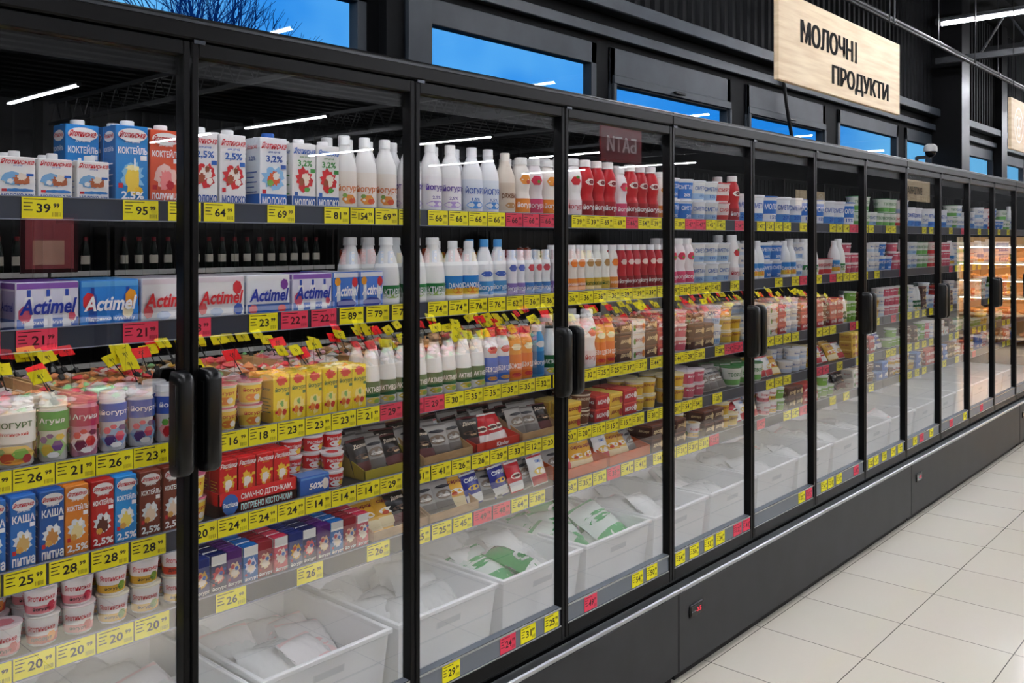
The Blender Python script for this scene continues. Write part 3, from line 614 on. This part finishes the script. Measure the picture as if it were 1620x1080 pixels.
# shelf 5
for i,(x,k1,k2) in enumerate([(.56,'yg_r','yg_p'),(.632,'yg_p','yg_r'),(.704,'yg_r','yg_p'),(.776,'yg_p','yg_p'),(.848,'yg_y','yg_y'),(.92,'yg_y','yg_y'),(.995,'yg_y','yg_r')]):
    for r in range(3):
        inst(k1,(x+.034,YF+.036+r*.07,surf(4)),-.4); 
        if i!=1 or r>0: inst(k2,(x+.032,YF+.038+r*.07,surf(4)+.0605),-.3)
for i in range(12): run(4,1.052+i*.0425,'pu%d'%(i*5%6),1,rows=3)
inst('tr_card',(1.675,YF+.1,surf(4)),0); lean(1.585,1.765,.185,4,['po_d','po_t','po_w','po_y'],3,ang=-.5)
inst('tr_card',(1.885,YF+.1,surf(4)),0); lean(1.795,1.975,.18,4,['po_y','po_d','po_t','po_y'],3)
lean(1.99,2.16,.17,4,['po_b','po_b','po_t','po_y'],3,z0=.001); lean(2.17,2.36,.17,4,['po_w','po_r','po_w','po_t'],3,z0=.001)
inst('tr_or2',(2.52,YF+.11,surf(4)),0); lean(2.4,2.64,.185,4,['po_y','po_w','po_t','po_w'],4)
inst('tr_or2',(2.8,YF+.11,surf(4)),0); lean(2.68,2.92,.185,4,['po_w','po_w','po_y','po_t'],4)
run(4,2.95,'brn',3,stack=2)
# further bays
pools=[['tu_b','tu_w','tu_g','pail_w','pail_b','tu_w','pail_w','tu_r','tu_w','w_bl','orng'],
       ['tu_w','tu_b','tu_g','tu_w','acts','cu_wh','dan','tu_b','pink','tu_r','act','cu_pk'],
       ['cu_pk','brn','cu_br','acts','cu_wh','redp','tu_w','cu_ye','whp','cu_gr'],
       ['yelp','cu_ye','redp','cu_pk','brn','cu_wh','cu_br','tu_g','whp','cu_gr'],
       ['brn','cu_br','redp','yg_p','yg_y','brn','cu_ye','blup','whp','cu_gr']]
starts=[XS1,3.70,3.26,3.38,3.27]
for sh in range(5):
    x=starts[sh]; last=None
    while x<8.5:
        if sh>=3 and x<5.6 and random.random()<.25:
            lean(x,x+.22,.175,sh,random.choice([['po_y','po_w'],['po_d','po_t'],['po_r','po_w'],['po_b','po_w']]),3,rows=2,z0=.001); x+=.23; continue
        k=random.choice(pools[sh])
        if k==last: continue
        last=k; kd=K[k]; n=random.choice([1,1,2,2,3]); room=.2 if sh<3 else .14
        stk=max(1,min(3,int(room/kd.H))) if kd.H<.1 else 1
        if k.startswith('tu_'): stk=2 if sh<3 else 1
        n=min(n,max(1,int((8.6-x)/kd.W)))
        x=run(sh,x,k,n,.004 if x<5 else .007,rows=2 if (x<4.6) else 1,stack=stk,vary=True)+.003
# tags
def tags(sh,x,lst,sp=.078):
    for t in lst:
        if t:
            c='p' if t.endswith('p') else 'y'; puttag(t.rstrip('p'),c,x,RC[sh]-.001)
        x+=sp
tags(0,.715,['39','','95','95'],.1); tags(0,1.1,['64','','69','','81','154','69','69'],.083); tags(0,1.79,['66','66','66','66','66p','66p','66p'],.082)
tags(0,2.45,['39','39','69','69','66p','54','39'],.08); tags(0,3.02,['39','39','47p','47p','45','45','','54p','54'],.082)
tags(1,.6,['21p','21p','','21p'],.105); tags(1,1.04,['23p','','23','22p','22p','89','79','74'],.088); tags(1,1.79,['74','74','76','76','62','36','36'],.083)
tags(1,2.41,['36','36','36','36','39','39','39'],.081); tags(1,2.98,['39','39','39','39','45','45','','54'],.082)
tags(2,.62,['26','26','21','26','23'],.0795); tags(2,1.055,['19','16','18','23','23','23','21'],.08); tags(2,1.615,['29p','29p','29p'],.08); tags(2,1.855,['30','35','35','35','35','32'],.081)
tags(2,2.35,['32','32','32','25','25','37','37'],.08); tags(2,2.93,['44','44','44','28','28','','28','29p','29p'],.082)
tags(3,.6,['25','25','28','28','28'],.083); tags(3,1.055,['20','24','24','24','14','14','14','29'],.08); tags(3,1.72,['41','41','26','26','29','33','12','20'],.082)
tags(3,2.4,['20','20','15','15','15','31'],.082); tags(3,2.91,['31','31','31','54','54','','25'],.082)
tags(4,.62,['20','20','20','20','20'],.08); tags(4,1.13,['26','','26','','26'],.11); tags(4,1.72,['25','25','45','49p','48p','64','38'],.085)
tags(4,2.4,['38','35','35','35p','41','41'],.085); tags(4,2.95,['54','31','31','31','31','25p'],.085)
for sh in range(5):
    x=3.8
    while x<8.4:
        if random.random()<.62: puttag(random.choice(['24','35','47','54','61','39']),random.choice('yyyyyp'),x,RC[sh]-.001)
        x+=.09 if x<5.5 else .14
for x,nn,c in [(1.72,'29','y'),(1.95,'24','p'),(2.04,'31','y'),(2.15,'25','y'),(2.35,'49','p'),(2.62,'54','y'),(2.71,'50','y'),(2.9,'54','y'),(3.0,'56','y'),(3.11,'53','y'),(3.2,'34','y'),(3.34,'12','p'),(3.42,'41','p'),(3.95,'25','y'),(4.03,'15','p'),(4.2,'24','y'),(4.28,'31','y'),(4.38,'31','y'),(4.6,'30','p'),(4.8,'22','y'),(4.88,'31','y'),(5.0,'22','y'),(5.14,'19','y'),(5.25,'25','y'),(5.5,'24','y'),(5.62,'35','p'),(5.8,'24','y'),(6.2,'24','p'),(6.5,'24','y'),(6.9,'24','p')]:
    puttag(nn,c,x,.431,-.0135,.066,.046,g='price tags on the door bottom rails')

# bottom bins
def binmesh():
    b=MB(); W,D,H,t=.40,.5,.2,.004; ft=.92
    def ringp(z,s,o): 
        w=W/2*s-o; d=D/2*s-o; return [(-w,-d,z),(w,-d,z),(w,d,z),(-w,d,z)]
    vs=ringp(0,ft,0)+ringp(H,1,0)+ringp(H,1,t)+ringp(t,ft,t); fs=[(3,2,1,0)]
    for j in range(3):
        for i in range(4): fs.append((4*j+i,4*j+(i+1)%4,4*j+4+(i+1)%4,4*j+4+i))
    fs.append((12,13,14,15)); b.add(vs,fs,WHITEP)
    for (a,c,d,e) in((-W/2-.008,W/2+.008,-D/2-.008,-D/2+.006),(-W/2-.008,W/2+.008,D/2-.006,D/2+.008),(-W/2-.008,-W/2+.006,-D/2,D/2),(W/2-.006,W/2+.008,-D/2,D/2)):
        b.box(a,c,d,e,H-.012,H+.002,WHITEP,.002)
    f=lambda u,v,l:(u,-D/2*(ft+(1-ft)*v/H)-l*E,v)
    rect(b,-.05,.05,H*.68,H*.78,'#E6EAEA',f,1); rect(b,-.046,.046,H*.69,H*.77,'#DCE0E2',f,2)
    rect(b,-.18,.18,H*.12,H*.15,'#ECF0F0',f,1); rect(b,-.18,.18,H*.55,H*.57,'#ECF0F0',f,1)
    return b
reg('bin','storage_bin','bin','white plastic storage bin standing on the cabinet floor','white bins at the cabinet bottom',.4,.5,.2,[('body',binmesh())])
xb=.57
while xb<8.6:
    inst('bin',(xb,.4,.326),0)
    if xb<6.1:
        gr=2.2<xb<2.9
        cl=['po_l','po_c','po_c'] if xb<1.8 else (['po_c'] if xb<2.2 else (['po_g','po_h','po_c'] if gr else ['po_c','po_l','po_c']))
        for j in range(12):
            inst(random.choice(cl),(xb+(-.085 if j%2 else .085)+random.uniform(-.03,.03),.2+.027*j,(.43 if gr else .4)+random.uniform(0,.015)),random.uniform(-.5,.5),rx=-1.15+random.uniform(-.2,.1),ry=random.uniform(-.15,.15))
    xb+=.435

# ------------------------------------------------------------ room
def ST(name,mb): return OB(name,mb.mesh(name),kind='structure')
f=MB(); f.box(-5,23,-16.5,1.6,-.05,0,FLOORM); ST('floor',f)
f=MB(); f.box(-5,23,-16.5,1.6,4.3,4.4,CEIL)
for i in range(44): f.box(-5,23,-16.4+i*.4,-16.25+i*.4,4.24,4.3,CEIL)
ST('ceiling',f)
WY=1.3
wins=[(-.5,.72,2.62),(1.2,2.44,2.62),(2.84,4.1,2.6),(4.33,5.67,2.5),(6.0,7.29,2.5),(7.66,9.05,2.6),(9.35,10.1,2.6),(10.4,10.85,2.6),(11.16,12.51,2.6),(12.87,14.1,2.6),(14.5,15.8,2.6)]
w=MB(); WT=.04
w.box(-5,23,WY,WY+WT,0,2.08,DKWALL); w.box(-5,23,WY,WY+WT,2.72,4.3,DKWALL)
prev=-5
for a,c,t in wins: w.box(prev,a-.05,WY,WY+WT,2.08,2.72,DKWALL); prev=c+.05
w.box(prev,23,WY,WY+WT,2.08,2.72,DKWALL)
for i in range(200):
    x=-1+i*.11
    w.add([(x,WY,2.98),(x+.02,WY-.02,2.98),(x+.06,WY-.02,2.98),(x+.08,WY,2.98),(x,WY,4.28),(x+.02,WY-.02,4.28),(x+.06,WY-.02,4.28),(x+.08,WY,4.28)],[(0,1,5,4),(1,2,6,5),(2,3,7,6),(0,3,2,1)],DKWALL)
ST('wall_back',w)
for nm,(a,b_,c,d) in {'wall_front':(-5,23,-16.5,-16.3),'wall_left':(-5,-4.8,-16.3,1.3),'wall_right':(22.8,23,-16.3,1.3)}.items():
    w=MB(); w.box(a,b_,c,d,0,4.3,noisy(nm+'_paint','#141517','#1A1B1D',1,.7)); ST(nm,w)
for i,(a,c,t) in enumerate(wins):
    w=MB(); y0=WY-.012
    w.box(a-.05,a,y0,WY+.05,2.08,2.72,GREYM,.003); w.box(c,c+.05,y0,WY+.05,2.08,2.72,GREYM,.003)
    w.box(a-.05,c+.05,y0,WY+.05,t,2.72,GREYM,.003); w.box(a-.05,c+.05,y0,WY+.05,2.03,2.08,GREYM,.003)
    if t<2.55:
        w.box(a-.03,c+.03,WY-.03,WY-.012,t+.01,t+.06,GREYM,.003); w.box(a-.035,a-.005,WY-.03,WY-.012,2.08,t+.01,GREYM,.003); w.box(c+.01,c+.035,WY-.03,WY-.012,2.08,t+.01,GREYM,.003)
        w.box((a+c)/2-.06,(a+c)/2+.06,WY-.05,WY-.03,t+.025,t+.04,BLACK,.003)
    w.add([(a,WY+.01,2.08),(c,WY+.01,2.08),(c,WY+.01,t),(a,WY+.01,t)],[(0,1,2,3)],WGLASS)
    ST('window_%d'%(i+1),w)
w=MB(); w.box(-4.8,22.8,WY-.05,WY,2.76,2.82,GREYM,.004); w.box(-4.8,22.8,WY-.1,WY,2.9,2.98,GREYM,.006); ST('trim_1',w)
for j,(x0,x1,y0,m) in enumerate([(2.56,2.64,WY-.06,DKWALL),(2.67,2.79,WY-.08,GREYM),(10.12,10.38,WY-.3,BLACK),(.8,1.02,WY-.1,GREYM),(12.56,12.8,WY-.1,BLACK)]):
    w=MB(); w.box(x0,x1,y0,WY,0,4.3,m,.005); 
    w.box(x0-.01,x1+.01,y0-.01,y0+.012,0,4.3,m)
    ST('trim_%d'%(j+2),w)
def beam(loc,L,h=.4):
    b=MB(); m=M('#15171A',.5)
    b.box(-.035,.035,-L/2,L/2,0,.06,m); b.box(-.035,.035,-L/2,L/2,h,h+.06,m)
    n=int(L/.5)
    for i in range(n): 
        y=-L/2+i*.5; b.tube((0,y,.03),(0,y+.25,h+.03),.012,m,6); b.tube((0,y+.25,h+.03),(0,y+.5,.03),.012,m,6)
    return OB('roof_truss',b.mesh('roof_truss'),loc,label='black steel truss under the ceiling',category='roof beam')
for x in (7.0,9.8,11.5,14,17,20): beam((x,-7.55,3.78 if x!=9.8 else 3.4),17.4)
def pipe(y,z,r,c,x0=-4,x1=22,label='grey service pipe under the ceiling'):
    b=MB(); b.tube((x0,0,0),(x1,0,0),r,M(c,.6),12)
    for i in range(int((x1-x0)/2)):
        x=x0+.5+2*i; b.lathe([(r*1.25,x),(r*1.25,x+.04)],M('#0A0C10'),12,axis='x'); b.tube((x+.02,0,r),(x+.02,0,4.235-z),.006,M('#0A0C10'),6)
    OB('service_pipe',b.mesh('service_pipe'),(0,y,z),label=label,category='pipe')
pipe(.75,3.35,.02,'#08090B'); pipe(.45,3.12,.012,'#07080A'); pipe(-.9,3.72,.04,'#08090B',label='dark service pipe under the ceiling')
# lamps
def lampparts(L=2.4):
    HM=M('#4A4D52',.6); h=MB(); h.box(-.03,.03,-L/2,L/2,.016,.04,HM,.004)
    for y in(-L/2,L/2): h.box(-.03,.03,y-.01,y+.01,-.016,.036,HM)
    t=MB(); t.lathe([(.0095,-L/2+.02),(.0095,L/2-.02)],TUBE,10,axis='y')
    wv=MB(); 
    for y in(-.9,.9): wv.tube((0,y,.04),(0,y,.64),.004,M('#222222'),5)
    return h.mesh('lamp_housing'),t.mesh('lamp_tube'),wv.mesh('suspension_wire')
LH,LT,LW=lampparts()
for x in (-2.9,1.05,4.98,8.9,12.8,16.7,20.5):
    for y in (-.36,-4.0,-11.35,-14.9):
        e=EM('ceiling_lamp',(x,y,3.6),label='long twin-tube fluorescent lamp hanging from the ceiling',category='lamp',group='rows of ceiling lamps')
        OB('lamp_housing',LH,parent=e); OB('lamp_tube',LT,(-.02,0,0),parent=e); OB('lamp_tube',LT,(.02,0,0),parent=e); OB('suspension_wire',LW,parent=e)
# spot lamps added to brighten the candy counters mirrored in the door glass
CYF=-2.27
b=MB(); b.lathe([(.02,.0),(.045,.0),(.045,.14),(.03,.16),(0,.16)],M('#101012',.4),16); b.tube((0,0,.16),(0,0,1.28),.006,M('#101012'),6); SH=b.mesh('added_spot_housing')
b=MB(); b.lathe([(0,.003),(.04,.003)],M('#FFF4E0',.4,0,30.0),16); SLn=b.mesh('added_spot_lens')
ld=bpy.data.lights.new('added_spot_beam','SPOT'); ld.energy=420; ld.spot_size=math.radians(52); ld.spot_blend=.6; ld.shadow_soft_size=.05; ld.color=(1,.95,.9)
for i in range(10):
    e=EM('added_spot',(-1.4+1.26*i,CYF-.35,2.95),label='black cylindrical spot lamp added to brighten the candy counter',category='lamp',group='spot lamps added above the counters')
    OB('housing',SH,parent=e); OB('lens',SLn,(0,0,-.006),parent=e)
    lo=bpy.data.objects.new('added_spot_beam',ld); COL.objects.link(lo); lo.parent=e; lo.location=(0,0,-.03)

# signs
def sign(loc,W,H,lines,label,board=WOOD,tc=M('#040405',.95),rz=0,icon=False,top=4.24):
    e=EM('hanging_sign',loc,(0,0,rz),label=label,category='sign')
    b=MB(); b.box(-W/2,W/2,-.012,.012,-H/2,H/2,board,.002); OB('board',b.mesh('sign_board'),parent=e)
    mp=lambda u,v,l:(u,-.0128-l*.0003,v)
    for (s,cu,cv,w,h) in lines:
        t=MB(); q=0; bar=s.endswith('І'); body=s[:-1] if bar else s
        bw=.026; tw=w-(bw+.026 if bar else 0); cx=cu-(w-tw)/2
        for dx in (-.0066,-.0033,0,.0033,.0066):
            txt(t,body,cx+dx,cv,tw-.014,h,tc,mp,q,.006,stretch=True); q+=1
        if bar: rect(t,cu+w/2-bw,cu+w/2,cv-h/2,cv+h/2,tc,mp,1)
        OB('lettering',t.mesh('sign_lettering'),parent=e)
    if icon:
        t=MB()
        for cx,cz,r in((-.52,.0,.14),(-.565,.02,.05),(-.475,.02,.05),(-.52,-.05,.045)):
            vs=[];n=24
            for i in range(n):
                a=2*math.pi*i/n
                for q in(r,r-.014): vs.append(mp(cx+q*math.cos(a),cz+q*math.sin(a),1))
            t.add(vs,[(2*i,2*((i+1)%n),2*((i+1)%n)+1,2*i+1) for i in range(n)],M('#F4F0E8'))
        OB('pictogram',t.mesh('sign_pictogram'),parent=e)
    w=MB()
    for sx in(-1,1): w.tube((sx*W*.42,0,H/2),(sx*W*.42,0,top-loc[2]),.004,M('#1A1A1A'),5)
    OB('suspension_wire',w.mesh('sign_wire'),parent=e)
sign((4.4825,0,2.502),1.529,.395,[('МОЛОЧНІ',4.275-4.4825,2.553-2.502,.676,.108),('ПРОДУКТИ',4.68-4.4825,2.396-2.502,.773,.112)],'light wooden hanging sign with black lettering above the cabinets')
sign((8.48,0,2.502),1.5,.395,[],'light wooden hanging sign with round pictogram',icon=True)
sign((17.2,-3.7,2.5),1.5,.38,[('ВИПІЧКА',.1,0,.8,.14)],'light wooden bakery sign with black lettering',rz=math.pi)
sign((19.3,-6.6,2.5),1.5,.38,[],'light wooden hanging sign with round pictogram',rz=math.pi,icon=True)
sign((8.0,-3.8,2.62),.75,.38,[('БАТИ',0,0,.55,.16)],'small dark red hanging sign with pale lettering',board=M('#7A2028'),tc=M('#E8D8D8'),rz=math.pi)
# security camera + cable
e=EM('security_camera',(6.52,.3,2.045),label='white dome security camera on a short post above the cabinets',category='camera')
b=MB(); b.lathe([(.03,0),(.03,.01),(.012,.012),(.012,.13),(.0,.13)],M('#202226'),14); b.box(-.012,.012,-.09,.0,.115,.135,M('#202226'),.002); OB('mount',b.mesh('camera_mount'),parent=e)
b=MB(); b.lathe([(0,.215),(.022,.213),(.04,.2),(.044,.185),(.044,.162),(0,.162)],M('#8E8E8C',.4),20,cy=-.09); OB('housing',b.mesh('camera_housing'),parent=e)
b=MB(); b.lathe([(.036,.162),(.034,.145),(.024,.13),(.01,.123),(0,.123)],M('#0A0B0D',.08),18,cy=-.09); OB('lens_dome',b.mesh('camera_dome'),parent=e)
b=MB(); p=[(6.6,1.235,2.12),(6.6,1.235,2.35),(6.5,1.235,2.6),(6.42,1.235,2.88),(6.42,1.18,2.95),(6.42,1.18,4.2)]
for i in range(5): b.tube(p[i],p[i+1],.014,M('#0A0A0B',.4),8)
OB('power_cable',b.mesh('power_cable'),label='thick black cable running up the wall',category='cable')

# ------------------------------------------------------------ opposite side of aisle (seen mirrored in the glass)
def candy(seed,L,Dp):
    random.seed(seed); b=MB(); cs=['#E8646A','#F0C85A','#F8F4EC','#F8EEE4','#F0E0EE','#8AC88A','#F6C0D0','#D8A87A','#F8F4EE','#F0A06A','#D83A44','#F8F8F8']
    for i in range(420):
        x=random.uniform(-L/2+.05,L/2-.05); y=random.uniform(.04,Dp-.04); z=.862+.04*math.sin((x+L)*11)*math.sin(y*7)+random.uniform(0,.03); r=random.uniform(.016,.03)
        rz=random.uniform(0,3.1); c,s=math.cos(rz),math.sin(rz)
        P=[(1.7,0,0),(-1.7,0,0),(0,1,0),(0,-1,0),(0,0,.7),(0,0,-.7)]
        b.add([(x+r*(a*c-d*s),-y+r*(a*s+d*c),z+r*h) for a,d,h in P],[(0,2,4),(2,1,4),(1,3,4),(3,0,4),(2,0,5),(1,2,5),(3,1,5),(0,3,5)],cs[(int((x+L)*4)+int(y*2)*3+seed)%12] if random.random()<.55 else random.choice(cs))
    return b
def counter():
    L=1.24;Dp=1.0; b=MB(); w=M('#3A322C',.6)
    b.box(-L/2,L/2,-Dp,0,.08,.72,w,.004); b.box(-L/2+.03,L/2-.03,-Dp+.03,-.03,0,.08,M('#202020'))
    b.box(-L/2,L/2,-.02,0,.72,.88,M('#B89A78'),.003); b.box(-L/2,L/2,-Dp,-Dp+.02,.72,.88,CARD,.003)
    for i in range(4):
        x=-L/2+i*(L-.015)/3; b.box(x,x+.015,-Dp,0,.72,.9,CARD)
    b.box(-L/2,L/2,-.52,-.5,.72,.88,CARD); b.box(-L/2,L/2,-Dp+.02,-.02,.72,.83,M('#C9C2B6'))
    return b
CM=counter().mesh('candy_counter')
CY=[candy(s,1.24,1.0).mesh('candy_pile') for s in range(4)]
def flag(c,w=.045):
    b=MB(); b.tube((0,0,0),(0,0,.13),.003,M('#1A1A1A'),5); b.box(-w,w,-.002,.002,.105,.17,c,0); b.box(-.012,.012,-.006,.006,-.01,.02,M('#1A1A1A'))
    f=lambda u,v,l:(-u,.002+l*E,v); txt(b,random.choice(['99','24','18','35']),0,.138,.03,.02,INK,f,1,.01)
    return b.mesh('price_card')
FYE=M('#FFF404',.6); FL=[flag(FYE),flag(FYE,.05),flag(M('#E80A18',.6))]
random.seed(3)
for i in range(10):
    x=-1.4+i*1.26
    OB('candy_counter',CM,(x,CYF,0),label='dark self-service candy counter with cardboard compartments',category='counter',group='candy counters across the aisle')
    o=OB('candy_pile',CY[i%4],(x,CYF,0),label='loose wrapped candies in mixed colours filling the counter',category='candy',group='candy piles in the counters'); o['kind']='stuff'
    for j in range(26):
        row=random.choice([.02,.3,.52,.52,.8,.95])
        OB('price_card',FL[random.choice([0,1,0,2])],(x-.59+.047*j+random.uniform(-.02,.02),CYF-row,.87+random.uniform(0,.04)),(.7,random.uniform(-.2,.2),random.uniform(-.5,.2)),label='price card on a short black stick above the candy',category='price card',group='price cards on the candy counters')
def gond(L,m): 
    b=MB(); b.box(-L/2,L/2,-.5,.0,0,.12,m); b.box(-L/2,L/2,-.28,-.25,0,1.72,m)
    for z in(.5,.9,1.3): b.box(-L/2,L/2,-.5,.0,z,z+.03,m); b.box(-L/2,L/2,.0,.005,z-.01,z+.035,M('#D8D8D4'))
    for x in(-L/2,L/2-.03): b.box(x,x+.03,-.5,0,0,1.72,m)
    return b
GM=gond(2.4,M('#1A1816')).mesh('store_shelf')
bottle('wine',.3,.037,'activia','#16201A','#E9E2D2',(.2,.45),'','#333333',cap='#7A1E24',label='dark glass wine bottle with pale label',name='wine_bottle',group='wine bottles on the opposite shelf')
random.seed(11)
for i in range(4):
    x=2.4+i*2.44
    OB('store_shelf',GM,(x,-6.2,0),label='dark store shelving unit across the aisle',category='shelf',group='opposite store shelves')
    for j in range(16):
        if i<2: inst('wine',(x-1.08+.14*j,-6.28,1.332),math.pi,False)
        else: inst(random.choice(['ka4','ybox','rast','ck_red','ka5']),(x-1.08+.14*j,-6.28,1.332),math.pi,False)
b=MB(); b.box(-.2,.2,-.01,.01,1.36,1.8,M('#3A1418')); b.box(-.17,.17,.01,.013,1.39,1.77,M('#A8545A')); b.box(-.12,.1,.013,.015,1.42,1.6,M('#D8A894')); b.tube((0,0,0),(0,0,1.36),.012,M('#222222')); b.box(-.15,.15,-.12,.12,0,.012,M('#222222'))
OB('poster_stand',b.mesh('poster_stand'),(2.7,-5.2,0),label='framed dark pink poster on a thin floor stand',category='poster')
# bakery shelf
e=EM('bakery_shelf',(15.2,-1.35,0),label='wooden bakery shelving unit filled with bread',category='shelf')
b=MB(); BW=1.1
for z in(.1,.45,.72,.98,1.24,1.5): b.box(0,.5,-BW,0,z,z+.03,WOOD,.003)
for y in(-BW,-.03): b.box(0,.5,y,y+.03,0,1.65,WOOD)
b.box(.48,.5,-BW,0,0,1.65,M('#C8A070')); OB('frame',b.mesh('bakery_frame'),parent=e)
b=MB()
for z in(.7,.96,1.22,1.48): b.box(.05,.06,-BW+.02,-.02,z+.012,z+.018,M('#FFE4BC',.4,0,110.0))
OB('light_strip',b.mesh('bakery_light_strip'),parent=e)
b=MB(); b.lathe([(0,-.11),(.03,-.1),(.045,-.05),(.048,0),(.045,.05),(.03,.1),(0,.11)],noisy('bread_crust','#B87838','#D9A05A',14,.6),12,axis='y')
b.v=[(x,y,z*.8+.038) for x,y,z in b.v]
BR=b.mesh('bread_loaf')
for z in(.13,.48,.75,1.01,1.27):
    for i in range(4): OB('bread_loaf',BR,(15.36,-1.51-.25*i,z),(0,0,.0),label='golden brown bread loaf on the wooden shelf',category='bread',group='loaves on the bakery shelf')

# ------------------------------------------------------------ outside
random.seed(5)
b=MB(); TM=M('#1A4A82',.9)
def br(p,d,L,r,n):
    q=p+d*L; b.tube(p,q,r,TM,5,r*.65)
    if n==0:return
    for i in range(3 if n>2 else 2+(n%2)):
        dd=(d+Vector((random.uniform(-.6,.6),random.uniform(-.6,.6),random.uniform(-.15,.5)))).normalized(); br(p+d*L*random.uniform(.6,1),dd,L*.72,r*.6,n-1)
br(Vector((0,0,0)),Vector((0,0,1)),2.4,.1,6)
TR=b.mesh('bare_tree')
OB('bare_tree',TR,(7.0,11,-.3),label='leafless tree outside the window',category='tree')
OB('bare_tree',TR,(22,13,-1.0),(0,0,2),label='leafless tree outside the window',category='tree')
b=MB(); c1=M('#4C84C4',.8); c2=M('#6AA0D8',.8)
b.box(-3,3,0,4,-.3,7.4,c1); b.box(-3.2,3.2,-.25,4,7.1,7.3,c2); b.box(-3.2,3.2,-.35,4,7.4,7.55,c2)
for i in range(5): b.box(-2.6+i*1.2,-2.0+i*1.2,-.05,0,5.2,6.4,M('#2A5C98',.5)); b.box(-2.7+i*1.2,-1.9+i*1.2,-.08,0,5.1,5.2,c2)
OB('neighbouring_building',b.mesh('building'),(17.2,21,0),label='pale building with cornice seen outside the window',category='building')
g_=MB(); g_.box(-40,60,1.6,60,-.4,-.3,M('#3A4650',.9)); o=OB('ground_outside',g_.mesh('ground_outside')); o['kind']='structure'

# ------------------------------------------------------------ world / camera
wd=bpy.data.worlds.new('w'); sc.world=wd; wd.use_nodes=True; nt=wd.node_tree; N=nt.nodes; L=nt.links
bg=N['Background']; tc=N.new('ShaderNodeTexCoord'); no=N.new('ShaderNodeTexNoise'); no.inputs['Scale'].default_value=3.2; no.inputs['Detail'].default_value=4
r=N.new('ShaderNodeValToRGB'); r.color_ramp.elements[0].color=lin('#1E80DC'); r.color_ramp.elements[1].color=lin('#6CBCF0'); r.color_ramp.elements[0].position=.38; r.color_ramp.elements[1].position=.62
L.new(tc.outputs['Generated'],no.inputs['Vector']); L.new(no.outputs['Fac'],r.inputs[0]); L.new(r.outputs[0],bg.inputs[0]); bg.inputs[1].default_value=1.2
cam=bpy.data.cameras.new('cam'); co=bpy.data.objects.new('camera',cam); COL.objects.link(co)
co.location=(0,-1.768,1.6); co.rotation_euler=(math.pi/2,0,-(math.pi/2-TH))
cam.sensor_width=36; cam.lens=1430/1620*36; cam.shift_y=-160/1620; cam.clip_start=.05; cam.clip_end=200
sc.camera=co
print('objects',len(bpy.data.objects))
